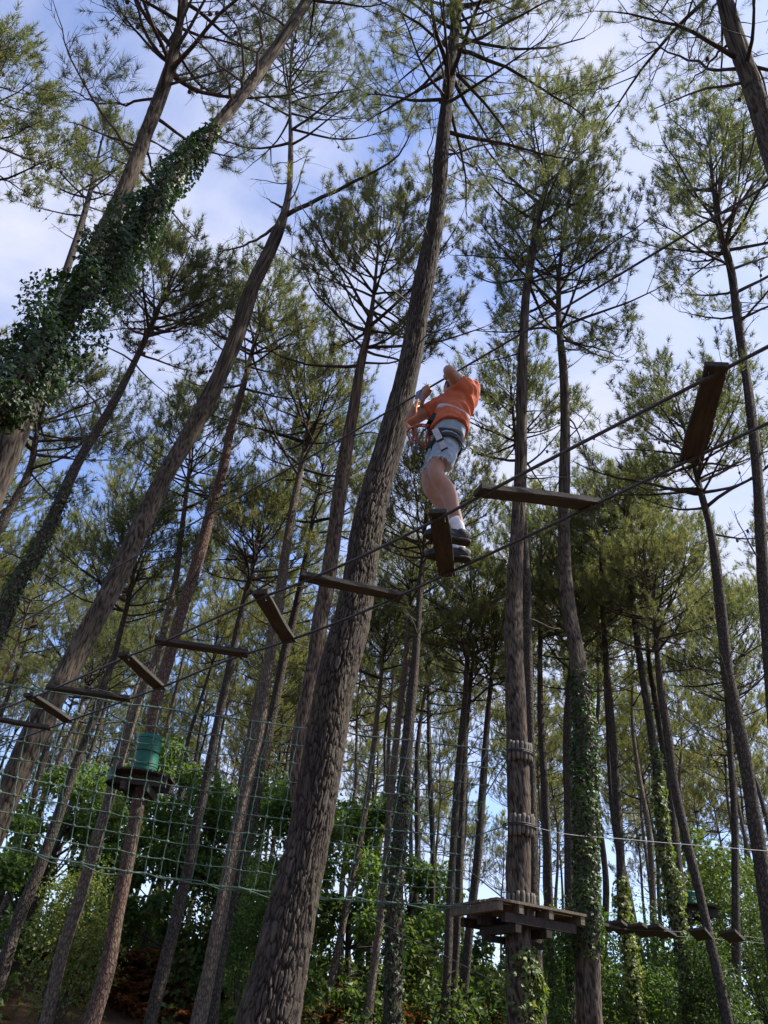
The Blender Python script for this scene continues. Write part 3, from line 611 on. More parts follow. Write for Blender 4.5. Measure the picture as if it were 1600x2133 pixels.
# distant pines: five shapes, copied through the wood
def proto_tree(i):
    rs = np.random.default_rng(500+i); H = 17.0
    z = np.linspace(0, H, 9); ax = rs.normal(0, 0.25, 2); P = np.stack([ax[0]*np.sin(z/H*2.2)+0.12*np.sin(z*0.9+i), ax[1]*np.sin(z/H*2.5)+0.1*np.sin(z*0.7+2*i), z-0.4], 1)
    R = 0.125*(1-0.93*(z/H)**1.3)+0.004
    me, C, Rr, t = trunk_mesh('trunk', P, R, 12, 0.35, 700+i)
    c = crown_arrays(C, Rr, t, t[-1]*(0.56+0.08*rs.random()), pr(FAR, nb=36, Rc=2.3, cnt=40, wd=0.0135, ln=0.155), 900+i)
    cm = set_mesh('crown', c['NV'], None, np.arange(len(c['NV'])).reshape(-1, 3)); lm = limb_acc(c).mesh('limbs', True)
    da = Acc()
    for a in dead_arrays(C, Rr, t, t[-1]*0.25, t[-1]*0.6, 10, rs, 1.3):
        for v in a.v: pass
        off = da.n
        da.add(np.concatenate(a.v), np.concatenate(a.q) if a.q else None, np.concatenate(a.t) if a.t else None)
    dm = da.mesh('dead_limbs', True)
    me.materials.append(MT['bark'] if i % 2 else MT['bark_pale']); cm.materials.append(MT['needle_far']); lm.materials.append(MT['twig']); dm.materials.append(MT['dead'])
    return me, cm, lm, dm
PT = [proto_tree(i) for i in range(5)]
def far_pine(i, x, y, sc, rz, label, group, tilt=(0, 0)):
    me, cm, lm, dm = PT[i]
    r = empty('pine_tree', (x, y, float(gh(x, y))-0.05), label, 'pine tree', group); r.scale = (sc, sc, sc*random.uniform(0.92, 1.08)); r.rotation_euler = (tilt[0], tilt[1], rz)
    link('trunk', me, None, r); c = link('crown', cm, None, r); c['kind'] = 'stuff'; link('limbs', lm, None, c)['kind'] = 'stuff'; link('dead_limbs', dm, None, c)['kind'] = 'stuff'
    return r
random.seed(3)
FG = 'distant pines of the wood behind'
taken = [tuple(v['base'][:2]) for v in TREES.values()]
cnt = 0; FARS = []
for k in range(4000):
    if cnt >= 125: break
    az = random.uniform(-31, 37); rr = math.sqrt(random.uniform(21**2, 62**2)); x, y = rr*math.sin(math.radians(az)), rr*math.cos(math.radians(az))
    if min(math.hypot(x-a, y-b) for a, b in taken) < 1.9: continue
    taken.append((x, y)); cnt += 1
    FARS.append((far_pine(cnt % 5, x, y, random.uniform(0.82, 1.12), random.uniform(0, 6.28), None, FG, (random.gauss(0, 0.025), random.gauss(0, 0.025))), x, y, rr))
def to_px(p):
    c = ROT.T @ (np.asarray(p, float)-CAM); return CX+F*c[0]/-c[2], CY-F*c[1]/-c[2]
MARK = dict(lean='leaning bare trunk', left4='thin pale left trunk', left3='dark slender left pine', pale='pale-barked pine', pad='padded-platform pine', net1='grey net pine', net2='light-barked net pine', net3='dark net pine', main='thick centre trunk', mid33='pale thin pine', mid26='thin pale pine', mid25='ivied centre pine', mid30='very thin pine', mid27='slim net-end pine', mid29='thin leaning pine', platform='platform tree', mid31='thin dark pine', ivyright='ivied right trunk', right1='slender right pine', right2='sunny-ivy pine', right3='crooked right pine', slim24='thin straight right pine', right4='stout right-edge pine')
MX = sorted((float(np.interp(-1760.0, -TREES[k]['ys'], [to_px(p)[0] for p in TREES[k]['P']])), v) for k, v in MARK.items())
gaps = {}
for o, x, y, rr in FARS:
    px = to_px((x, y, 1.6+rr*math.tan(math.radians(9.5))))[0]; i = sum(1 for m in MX if m[0] < px)
    k = 'off the left edge of the view' if px < -40 else 'off the right edge of the view' if px > 1640 else f'left of the {MX[0][1]}' if i == 0 else f'right of the {MX[-1][1]}' if i == len(MX) else f'between {MX[i-1][1]} and {MX[i][1]}'
    gaps.setdefault(k, []).append((rr, o))
ORD = ['nearest', 'second nearest', 'third nearest', 'fourth nearest', 'fifth nearest', 'sixth nearest', 'seventh nearest', 'eighth nearest', 'ninth nearest', 'tenth nearest', 'eleventh nearest', 'twelfth nearest', 'thirteenth nearest', 'fourteenth nearest', 'fifteenth nearest', 'sixteenth nearest', 'seventeenth nearest', 'eighteenth nearest', 'nineteenth nearest', 'twentieth nearest', 'twenty-first nearest', 'twenty-second nearest', 'twenty-third nearest', 'twenty-fourth nearest']
for k, v in gaps.items():
    v.sort(key=lambda a: a[0])
    for i, (rr, o) in enumerate(v): o['label'] = ('lone' if len(v) == 1 else 'farthest' if i == len(v)-1 else ORD[min(i, 23)])+' distant pine '+k
OG = 'unseen pines added round the viewer for shade'  # unseen pines of the wood, added to block sky light and sun
for k, (az, rr) in enumerate([(74, 6.4), (152, 5), (165, 9), (178, 5.5), (196, 8), (212, 5), (232, 9), (247, 6), (262, 11), (288, 12), (185, 14), (222, 15)]):
    x, y = rr*math.sin(math.radians(az)), rr*math.cos(math.radians(az))
    far_pine(k % 5, x, y, random.uniform(0.95, 1.15), random.uniform(0, 6.28), 'unseen tall pine added beside or behind the viewer for shade', OG)

# ------------------------------------------------------------------ leaves: ivy, shrubs, broadleaf trees
IVY = np.array([(0, 0.0, 0), (-0.36, 0.10, 0.05), (-0.50, 0.40, -0.03), (-0.20, 0.50, 0.05), (0, 1.0, -0.10), (0.20, 0.50, 0.05), (0.50, 0.40, -0.03), (0.36, 0.10, 0.05)])
IVYT = np.array([(0, 3, 1), (1, 3, 2), (0, 5, 3), (3, 5, 4), (0, 7, 5), (7, 6, 5)])
LEAF = np.array([(0, 0, 0), (-0.30, 0.45, 0.06), (0, 1.0, -0.06), (0.30, 0.45, 0.06)]); LEAFT = np.array([(0, 2, 1), (0, 3, 2)])
def leaves(p, nrmv, tip, size, shape=LEAF, tri=LEAFT):
    nv = nrm(nrmv); y = nrm(tip-nv*(tip*nv).sum(1, keepdims=True)); x = np.cross(y, nv); s = np.asarray(size)[:, None, None]
    V = p[:, None]+s*(shape[None, :, 0:1]*x[:, None]+shape[None, :, 1:2]*y[:, None]+shape[None, :, 2:3]*nv[:, None])
    return V.reshape(-1, 3), rep_faces(tri, len(shape), len(p))

def ivy(key, y0, y1, n, size, thick, label, m='ivy', bare=None, lop=None, hang=0.0, seed=1, stems=7):
    T = TREES[key]; rs = np.random.default_rng(seed); s0, s1 = T['s_of'](y0), T['s_of'](y1)
    t, C, R = T['t'], T['C'], T['R']
    def at(s): return np.stack([np.interp(s, t, C[:, i]) for i in range(3)], -1), np.interp(s, t, R)
    s = s0+(s1-s0)*rs.random(n); x = (s-s0)/(s1-s0)
    prof = thick(x); dens = np.clip(prof/ max(prof.max(), 1e-6), 0.05, 1); k = rs.random(n) < dens**0.6; s, x, prof = s[k], x[k], prof[k]; n = len(s)
    c, r = at(s); c2, _ = at(s+0.05); ax = nrm(c2-c)
    a = nrm(np.cross(ax, np.array([0, 1.0, 0]))); b = np.cross(ax, a)
    th = rs.random(n)*2*PI
    if lop is not None: th = np.where(rs.random(n) < lop[1], lop[0]+rs.normal(0, 0.8, n), th)
    bump = 0.55+0.45*np.sin(th*2+s*1.7+seed)*np.sin(s*3.1+1)+0.25*np.sin(s*9+th*3)
    rad = nrm(np.cos(th)[:, None]*a+np.sin(th)[:, None]*b)
    off = r+0.01+prof*np.clip(bump, 0.1, 1.3)*rs.random(n)**0.45
    p = c+rad*off[:, None]+np.array([0, 0, -1.0])*(hang*prof*rs.random(n)**2)[:, None]
    nv = nrm(rad*0.9+rs.normal(0, 0.5, (n, 3))+np.array([0, 0, 0.35])); tip = np.array([0, 0, -1.0])+rs.normal(0, 0.55, (n, 3))
    V, Tq = leaves(p, nv, tip, size*rs.uniform(0.55, 1.25, n), IVY, IVYT)
    base = C[np.argmin(np.abs(t-min(s0, s1)))]
    root = empty('ivy', base, label, 'ivy')
    link('leaves', set_mesh('leaves', V-base, None, Tq), MT[m], root)
    st = Acc()
    for q in range(stems):
        ss = np.linspace(s0, s0+(s1-s0)*rs.uniform(0.7, 0.98), 30); cc, rr = at(ss); th = rs.random()*6.28+np.cumsum(rs.normal(0, 0.16, 30))
        c3, _ = at(ss+0.05); ax = nrm(c3-cc); a = nrm(np.cross(ax, np.array([0, 1.0, 0]))); b = np.cross(ax, a)
        st.tube(cc+(np.cos(th)[:, None]*a+np.sin(th)[:, None]*b)*(rr*1.03+0.008)[:, None], np.linspace(0.012, 0.004, 30), 5)
    st.build('stems', MT['twig'], root, True, origin=base)
    return root
hump = lambda x: np.clip(np.sin(np.clip(x, 0, 1)*PI)**0.6, 0, 1)
ivy('ivyleft', 860, 268, 14500, 0.041, lambda x: 0.03+0.31*smooth((x+0.03)/0.10)*(1-x)**0.75, 'thick dark clump of ivy wrapped round the leaning trunk, upper left', hang=0.6, seed=3, stems=9)
ivy('ivyright', 2000, 1400, 6500, 0.057, lambda x: 0.02+0.08*hump(x)*(0.7+0.3*np.sin(x*13)), 'ivy sheathing the trunk right of the wooden platform', seed=5)
ivy('ivythin', 1330, 1010, 1100, 0.055, lambda x: 0.02+0.035*hump(x), 'light ivy on the thin trunk at the left edge', seed=6, stems=4)
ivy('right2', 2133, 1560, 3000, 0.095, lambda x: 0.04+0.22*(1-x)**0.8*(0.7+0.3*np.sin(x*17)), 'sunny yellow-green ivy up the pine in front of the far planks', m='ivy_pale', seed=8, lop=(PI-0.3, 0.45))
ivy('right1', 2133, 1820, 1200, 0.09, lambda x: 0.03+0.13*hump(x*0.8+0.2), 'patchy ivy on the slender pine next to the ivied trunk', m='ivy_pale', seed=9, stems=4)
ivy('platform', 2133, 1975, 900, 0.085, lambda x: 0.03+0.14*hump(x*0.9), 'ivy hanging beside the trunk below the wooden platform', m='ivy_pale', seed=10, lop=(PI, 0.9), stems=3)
ivy('mid25', 2133, 1620, 1200, 0.075, lambda x: 0.03+0.07*hump(x), 'ivy on the pine just right of the thick trunk', seed=11, stems=4)
ivy('net3', 1950, 1580, 600, 0.075, lambda x: 0.03+0.06*hump(x), 'ivy on the dark pine behind the net', seed=12, stems=3)

def blob_points(n, c, rad, rs, shell=0.55):
    d = nrm(rs.normal(0, 1, (n, 3))); r = (shell+(1-shell)*rs.random(n))**1.0
    lump = 0.75+0.28*np.sin(d[:, 0]*5+c[0])*np.sin(d[:, 1]*6+c[1])+0.2*np.sin(d[:, 2]*7+c[0]*2)
    return c+d*(r*lump)[:, None]*rad, d
def clumps(cs, rads, per, size, rs, updir=0.5):
    pp, nn = [], []
    for c, r in zip(cs, rads):
        p, d = blob_points(per, np.asarray(c), np.asarray(r), rs); pp.append(p); nn.append(d)
    p = np.concatenate(pp); d = np.concatenate(nn); n = len(p)
    nv = nrm(d*0.6+rs.normal(0, 0.7, (n, 3))+np.array([0, 0, updir])); tip = d+rs.normal(0, 0.8, (n, 3))-np.array([0, 0, 0.3])
    return leaves(p, nv, tip, size*rs.uniform(0.6, 1.3, n))

def undergrowth():
    rs = np.random.default_rng(21); cs, rd = [], []
    for k in range(430):
        az = math.radians(rs.uniform(-36, 42)); r = math.sqrt(rs.uniform(14.5**2, 40**2)); x, y = r*math.sin(az), r*math.cos(az)
        if r < 22 and min(math.hypot(x-v['base'][0], y-v['base'][1]) for v in TREES.values()) < 0.9: continue
        pxx = 800+1640*(x/max(y, 1))*0.97-60
        if (200 < pxx < 470 and r < 29): continue
        h = rs.uniform(0.45, 1.25)*(0.55+0.5*smooth((r-14)/10)); w = rs.uniform(0.6, 1.3)
        cs.append((x, y, float(gh(x, y))+h*0.55)); rd.append((w, w, h))
        if rs.random() < 0.5: cs.append((x+rs.normal(0, 0.6), y+rs.normal(0, 0.6), float(gh(x, y))+h*1.25)); rd.append((w*0.6, w*0.6, h*0.55))
    V, T = clumps(cs, rd, 260, 0.175, rs)
    o = link('undergrowth', set_mesh('undergrowth', V, None, T), MT['shrub']); tag(o, 'dense leafy undergrowth covering the bank behind the trees', 'undergrowth', kind='stuff')
undergrowth()
def bracken():
    rs = np.random.default_rng(22); V0, T0 = [], []; off = 0
    for (px, D, nn, sp) in [(300, 24.5, 34, 1.3), (400, 25, 30, 1.4), (250, 26, 24, 1.2), (690, 24, 18, 0.9), (330, 27.5, 26, 1.5), (980, 24, 14, 0.9), (460, 24, 16, 0.8)]:
        c = Pd(px, 2090, D)
        for k in range(nn):
            b = np.array([c[0]+rs.normal(0, sp), c[1]+rs.normal(0, sp), 0]); b[2] = gh(b[0], b[1])
            az = rs.random(4)*6.28
            for a in az:
                l = rs.uniform(0.5, 1.1); s = np.linspace(0.12, 1, 20); arc = np.stack([np.cos(a)*s*l*0.75, np.sin(a)*s*l*0.75, l*(1.1*s-0.75*s**2)], 1)+b
                tdir = nrm(np.gradient(arc, axis=0)); sd = nrm(np.cross(tdir, [0, 0, 1.0]))
                for sg in (-1, 1):
                    v, t = leaves(arc, np.array([0, 0, 1.0])+rs.normal(0, 0.25, (20, 3)), sd*sg+tdir*0.35, 0.26*(1.05-s)+0.03)
                    V0.append(v); T0.append(t+off); off += len(v)
    o = link('dry_bracken', set_mesh('dry_bracken', np.concatenate(V0), None, np.concatenate(T0)), MT['bracken']); tag(o, 'rust-brown dry bracken on the shaded bank', 'bracken', kind='stuff')
bracken()

def shrub(x, y, h, w, label, m, seed, lobes=7, per=420, size=0.075):
    rs = np.random.default_rng(seed); g = float(gh(x, y)); cs, rd = [], []; st = Acc()
    for k in range(lobes):
        a = rs.random()*6.28; q = rs.random()**0.5*w*0.6; c = np.array([q*math.cos(a), q*math.sin(a), h*rs.uniform(0.35, 0.85)]); cs.append(c); s = rs.uniform(0.3, 0.5); rd.append((w*s, w*s, h*s*0.8))
        mid = c*0.5+np.array([rs.normal(0, 0.06), rs.normal(0, 0.06), 0]); S, _ = catmull(np.array([[0.05*math.cos(a), 0.05*math.sin(a), -0.1], mid, c]), 8); st.tube(S, np.linspace(0.022, 0.006, 8), 5)
    V, T = clumps(cs, rd, per, size, rs)
    root = empty('shrub', (x, y, g), label, 'shrub'); link('foliage', set_mesh('foliage', V, None, T), MT[m], root); st.build('stems', MT['twig'], root, True)
for i, (px, D, h, w, lb, m) in enumerate([
        (720, 13.5, 1.55, 0.62, 'small pale-green bush at the bottom edge, right of the thick trunk', 'ivy_pale'),
        (1335, 21, 3.3, 1.8, 'bright green bush in the gap between the ivied trunk and the sunny-ivy pine', 'oak'),
        (1170, 20, 3.4, 1.1, 'bright bush just above the right end of the wooden platform', 'oak'),
        (1560, 16, 2.0, 1.2, 'bushy green shrub in the lower right corner', 'oak'),
        (1470, 19, 3.2, 1.3, 'leafy shrub behind the crooked leaning pine at right', 'shrub'),
        (130, 19, 3.6, 1.5, 'round pale shrub low on the left behind the slender pines', 'ivy_pale'),
        (1340, 15, 1.5, 0.9, 'low leafy shrub at the bottom between the two sunny-ivy pines', 'shrub'),
        (880, 16, 1.7, 1.0, 'low bush at the bottom edge left of the platform tree', 'shrub'),
        (520, 20, 4.6, 1.2, 'sunlit shrub behind the thick trunk, left side', 'oak'),
        (1600, 23, 4.4, 2.0, 'dark round-leaved shrub at the right edge above the far planks', 'shrub')]):
    p = Pd(px, 2000, D); shrub(p[0], p[1], h, w, lb, m, 60+i, lobes=int(6+w*5), per=int(380+180*w))

def broadleaf(x, y, H, w, label, seed, m='oak'):
    rs = np.random.default_rng(seed); g = float(gh(x, y)); root = empty('broadleaf_tree', (x, y, g), label, 'broadleaf tree')
    z = np.linspace(-0.3, H*0.8, 7); P = np.stack([0.25*np.sin(z*0.5+seed), 0.2*np.cos(z*0.6+seed), z], 1)
    me, C, Rr, t = trunk_mesh('trunk', P, 0.10*(1-0.85*(z-z[0])/(z[-1]-z[0]))+0.01, 12, 0.25, seed); link('trunk', me, MT['bark'], root)
    cs, rd, a = [], [], Acc()
    for k in range(20):
        f = rs.uniform(0.3, 1.0); s0 = P[np.argmin(np.abs(z-H*f*0.62))]; az = rs.random()*6.28; q = w*rs.uniform(0.25, 0.95)*math.sin(min(1, 1.25-f*0.75)*PI/2)
        c = np.array([q*math.cos(az), q*math.sin(az), H*f]); cs.append(c); s = rs.uniform(0.26, 0.46); rd.append((w*s, w*s, w*s*0.72))
        S, _ = catmull(np.array([s0, (s0+c)/2+[0, 0, -0.15], c]), 7); a.tube(S, np.linspace(0.035, 0.008, 7), 5)
    V, T = clumps(cs, rd, 400, 0.165, rs); cr = link('crown', set_mesh('crown', V, None, T), MT[m], root); a.build('limbs', MT['twig'], cr, True)
for i, (px, D, H, w, lb) in enumerate([
        (60, 24, 5.2, 2.0, 'leafy green tree low at the left edge behind the net'),
        (200, 26, 5.8, 2.2, 'leafy green tree behind the net, under the padded platform'),
        (345, 24, 5.2, 2.0, 'leafy green tree behind the net, right of the reddish trunk'),
        (470, 27, 6.0, 2.2, 'leafy green tree behind the light-barked pine at the net'),
        (590, 24, 5.4, 1.9, 'leafy green tree just left of the thick trunk'),
        (740, 26, 5.2, 2.0, 'leafy green tree just right of the thick trunk behind the net'),
        (860, 29, 3.6, 1.8, 'leafy green tree behind the right half of the net'),
        (1500, 27, 5.6, 2.2, 'dark leafy oak beside the far green barrel')]):
    p = Pd(px, 1950, D); broadleaf(p[0], p[1], H, w, lb, 80+i, 'shrub' if i == 7 else 'oak')

# ------------------------------------------------------------------ plank bridge over the viewer
HB = 4.35
R1 = [(1490,772),(1010,1022),(914,1074),(640,1203),(545,1240),(335,1335),(262,1365),(110,1432),(65,1450)]
R2 = [(1440,950),(1228,1050),(931,1190),(823,1240),(600,1330),(505,1360),(330,1430),(262,1455),(140,1500),(98,1515)]
zadd = lambda px: 0.28*smooth((px-950)/600)+0.05*smooth((250-px)/400)
A1 = [Pz(x, y, HB+zadd(x)) for x, y in R1]; A2 = [Pz(x, y, HB+zadd(x)) for x, y in R2]
bridge = empty('plank_bridge', (A1[2]+A2[2])/2*np.array([1, 1, 0])+[0, 0, HB], 'hanging rope bridge of zigzag wooden planks crossing above the viewer', 'rope bridge')
bl = np.array(bridge.location)
def ext(a, b, L): return b+(b-a)/np.linalg.norm(b-a)*L
w0 = A1[-1]+(A2[-1]-A2[-2])*0.9+(A2[-2]-A2[-3])*0.0
J0 = Pz(-50, 1492, HB+0.05)
plk = list(zip(A1, A2[:9]))+[(J0, A2[9])]
line1 = [ext(A1[1], A1[0], 4.5)]+A1+[J0, ext(A1[-1], J0, 9.0)]
line2 = [ext(A2[1], A2[0], 4.5)]+A2+[ext(A2[-3], A2[-1], 9.0)]
for ln in (line1, line2):
    S, _ = catmull(np.array(ln), 140); a = Acc(); a.tube(S-bl-[0, 0, 0.022], 0.0105, 8); a.build('rope', MT['cable'], bridge, True)
def plank_mesh(ln, wd, th, seed):
    rs = np.random.default_rng(seed); bm = bmesh.new(); bmesh.ops.create_cube(bm, size=1)
    bmesh.ops.subdivide_edges(bm, edges=[e for e in bm.edges if abs((e.verts[0].co-e.verts[1].co).y) > .5], cuts=6)
    for v in bm.verts:
        v.co = Vector((v.co.x*wd*(1+0.04*math.sin(v.co.y*7+seed)), v.co.y*ln, v.co.z*th)); v.co.z += 0.004*math.sin(v.co.y*4+seed)
        v.co += Vector(rs.normal(0, 0.0018, 3))
    bmesh.ops.bevel(bm, geom=[e for e in bm.edges if len(e.link_faces) == 2 and e.calc_face_angle(0) > 1.0], offset=0.004, segments=2, affect='EDGES')
    me = bpy.data.meshes.new('plank'); bm.to_mesh(me); bm.free(); return me
PLANKC = None
for i, (p, q) in enumerate(plk):
    v = q-p; ln = np.linalg.norm(v)+0.10; o = link('plank', plank_mesh(ln, 0.118, 0.038, i), MT['plank'], bridge)
    tilt = [0.10, 0.06, -0.03, 0.05, -0.12, 0.04, -0.10, 0.05, -0.1, 0.03][i]
    Yv = Vector(nrm(v)); Xv = Yv.cross(Vector((0, 0, 1))).normalized(); Zv = Xv.cross(Yv); Rm = Matrix((Xv, Yv, Zv)).transposed().to_4x4() @ Matrix.Rotation(tilt, 4, 'Y')
    o.matrix_local = Matrix.Translation(Vector((p+q)/2-bl)) @ Rm
    for e in (p, q):                          # wire ties holding the plank to both ropes
        for dx in (-0.04, 0.04):
            th = np.linspace(0, 2*PI, 13); b = Acc(); b.tube(e-bl+np.array(Xv)*dx+np.array([0, 0, -0.012])+np.cos(th)[:, None]*nrm(v)*0.02+np.sin(th)[:, None]*np.array([0, 0, 0.036]), 0.003, 4, False); b.build('wire_tie', MT['cable'], bridge, True)
    if i == 2: PLANKC = (p, q)

def cable(name, pts, r, m, label, n=80, cat='cable'):
    S, _ = catmull(np.array(pts), n); a = Acc(); base = S[n//2].copy(); a.tube(S-base, r, 8); o = a.build(name, MT[m], None, True); o.location = Vector(base); return tag(o, label, cat)
ZC = 6.0
cable('safety_cable', [Pz(1850, 235, ZC+0.25), Pz(1600, 385, ZC+0.15), Pz(1010, 740, ZC+0.02), Pz(893, 808, ZC), Pz(780, 874, ZC), Pz(420, 1080, ZC-0.02), Pz(0, 1322, ZC-0.02), Pz(-250, 1466, ZC)], 0.0085, 'cable', 'dark overhead safety cable held by the climber')
cable('steel_cable', [Pd(1108, 1722, 11.9), Pd(1160, 1734, 12.1), Pd(1300, 1748, 12.8), Pd(1600, 1773, 14.4), Pd(1800, 1790, 15.8)], 0.0058, 'steel', 'pale steel cable running right from the log collar over the platform')
cable('guy_wire', [Pd(0, 1340, 9.4), Pd(60, 1385, 9.6), Pd(110, 1407, 9.8), Pd(260, 1450, 10.1)], 0.004, 'cable', 'thin dark wire at the left edge above the net')
cable('thin_wire', [Pd(770, 1910, 14), Pd(935, 1995, 14.2), Pd(1050, 2055, 14.4)], 0.006, 'steel', 'thin slack wire low down left of the platform tree')

# ------------------------------------------------------------------ climbing net
def netpoint(u, v):
    top = np.array([-60+1108*u, 1414+150*u+34*u*(1-u)]); bot = np.array([-120+1100*u, 1736+152*u+120*u*(1-u)])
    e = 26*smooth((u-0.86)/0.14)*math.sin(PI*v)
    p = top*(1-v)+bot*v; p[0] -= e
    return Pd(p[0], p[1], 10.2+1.5*u-0.06*math.sin(PI*u)*math.sin(PI*v))
NU, NV_ = 34, 9
net = empty('climbing_net', Pd(500, 2300, 10.8)*np.array([1, 1, 0])+[0, 0, netpoint(0.5, 1)[2]], 'green rope climbing net stretched across behind the thick trunk', 'climbing net')
nb_ = np.array(net.location); rn = np.random.default_rng(31)
G = np.array([[netpoint(i/NU, j/NV_)-nb_ for j in range(NV_+1)] for i in range(NU+1)]); G += rn.normal(0, 0.006, G.shape)
def wob(P, n, amp):
    S, _ = catmull(P, n); S[1:-1] += rn.normal(0, amp, (n-2, 3)); return S
for j in range(NV_+1):
    a = Acc(); a.tube(wob(G[:, j], NU*3+1, 0.0022), 0.0105 if j in (0, NV_) else 0.0064, 6); a.build('horizontal_rope', MT['net'], net, True)
a = Acc(); th = np.linspace(0, 60, 400); S, _ = catmull(G[:, NV_], 400); a.tube(S+np.stack([0*th, 0.022*np.cos(th), 0.022*np.sin(th)-0.015+0.03*np.sin(th*0.31)], 1), 0.008, 5); a.build('lacing_rope', MT['net'], net, True)
for i in range(NU+1):
    a = Acc(); a.tube(wob(G[i], NV_*3+1, 0.0025), 0.0064, 6); a.build('vertical_rope', MT['net'], net, True)
# knots
ico = bmesh.new(); bmesh.ops.create_icosphere(ico, subdivisions=1, radius=1.0); iv = np.array([v.co[:] for v in ico.verts]); itf = np.array([[v.index for v in f.verts] for f in ico.faces]); ico.free()
kp = G.reshape(-1, 3); kv = (kp[:, None]+iv[None]*np.array([0.026, 0.021, 0.024])*rn.uniform(0.8, 1.2, (len(kp), 1, 1))).reshape(-1, 3)
o = link('knots', set_mesh('knots', kv, None, rep_faces(itf, len(iv), len(kp)), smooth_=True), MT['net'], net); o['kind'] = 'stuff'
TP = lambda y: (lambda T: np.array([np.interp(T['s_of'](y), T['t'], T['C'][:, i]) for i in range(3)]))(TREES['platform'])
TR = lambda y: float(np.interp(TREES['platform']['s_of'](y), TREES['platform']['t'], TREES['platform']['R']))
toward = nrm(np.array([-1.0, -0.45, 0]))
for (j, yy) in ((0, 1573), (1, 1575), (3, 1580), (5, 1722), (7, 1885), (9, 1890)):
    e = TP(yy)+toward*TR(yy)-nb_; a = Acc(); a.tube(np.linspace(G[-1, j], e, 8), 0.009, 6); a.build('tie_rope', MT['net'], net, True)

# ------------------------------------------------------------------ log collars and platforms
def collar(y, n, ln, label, a0=-2.4, a1=0.1, r=0.028):
    c = TP(y); R = TR(y)+0.01; root = empty('log_collar', c, label, 'log collar'); rs = np.random.default_rng(int(y))
    for k in range(n):
        az = a0+(a1-a0)*k/(n-1); d = np.array([math.cos(az), math.sin(az), 0]); q = d*(R+r)
        ti = rs.normal(0, 0.012, 2); l = ln*rs.uniform(0.9, 1.06); zz = np.linspace(-l/2, l/2, 7); prf = r*np.array([0.82, 1, 1.0, 0.98, 1.0, 1.0, 0.82])*rs.uniform(0.9, 1.08)
        a = Acc(); a.tube(np.stack([q[0]+ti[0]*zz/l, q[1]+ti[1]*zz/l, zz+rs.normal(0, 0.012)], 1), prf, 10); a.build('log', MT['log'], root, True)
    th = np.linspace(0, 2*PI, 41)
    for dz in (-0.012, 0.012):
        a = Acc(); a.tube(np.stack([(R+2*r+0.008)*np.cos(th), (R+2*r+0.008)*np.sin(th), 0*th+dz], 1), 0.009, 6, False); a.build('wire_band', MT['cable'], root, True)
collar(1572, 9, 0.30, 'upper collar of short upright logs wired round the platform tree')
collar(1724, 9, 0.30, 'middle collar of short logs wired round the platform tree')
collar(1893, 9, 0.34, 'log collar at deck level of the wooden platform')

# wooden platform: near corner, left corner and right corner from the photograph
zP = float(TP(1897)[2])
tc_ = TP(1900)
def plat():
    root = empty('tree_platform', (tc_[0], tc_[1], zP), 'wooden plank platform built round the pine below the log collars', 'platform')
    ex = np.array([0.91, 0.415, 0]); ex /= np.linalg.norm(ex); ey = np.array([-ex[1], ex[0], 0]); x0, x1, y0, y1 = -0.60, 0.82, -0.42, 0.80
    n = 12; pw = (y1-y0)/n; rs = np.random.default_rng(5); r = TR(1900)+0.03
    Z = lambda x, y, z: ex*x+ey*y+np.array([0, 0, z])
    for k in range(n):                        # deck boards run along ex
        y = y0+pw*(k+0.5); spans = [(x0-0.03, x1+0.02)]
        if abs(y) < r+pw*0.5: spans = [(x0-0.03, -r), (r, x1+0.02)]
        for (s0, s1) in spans:
            a = Acc(); a.box(Z((s0+s1)/2+rs.normal(0, 0.012), y, 0.016+rs.normal(0, 0.002)), ex*((s1-s0)/2), ey*(pw*0.5-0.006), np.array([0, 0, 0.016])); a.build('deck_board', MT['deck'], root)
    def beam(p, q, w, h, nm='beam', m='beam'):
        a = Acc(); v = q-p; sd = nrm(np.cross(v, [0, 0, 1.0])); u = nrm(np.cross(sd, v)); a.box((p+q)/2, v/2, sd*w/2, u*h/2); a.build(nm, MT[m], root)
    for x in (x0+0.03, -r-0.045, r+0.045, x1-0.05): beam(Z(x, y0+0.02, -0.056), Z(x, y1-0.02, -0.056), 0.07, 0.11, 'joist', 'deck')
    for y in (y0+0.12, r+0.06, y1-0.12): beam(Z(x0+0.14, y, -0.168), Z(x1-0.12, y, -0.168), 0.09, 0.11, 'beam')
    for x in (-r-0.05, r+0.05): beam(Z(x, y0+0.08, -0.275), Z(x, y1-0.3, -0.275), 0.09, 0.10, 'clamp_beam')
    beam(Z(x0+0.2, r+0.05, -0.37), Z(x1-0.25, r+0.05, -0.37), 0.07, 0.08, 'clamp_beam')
plat()

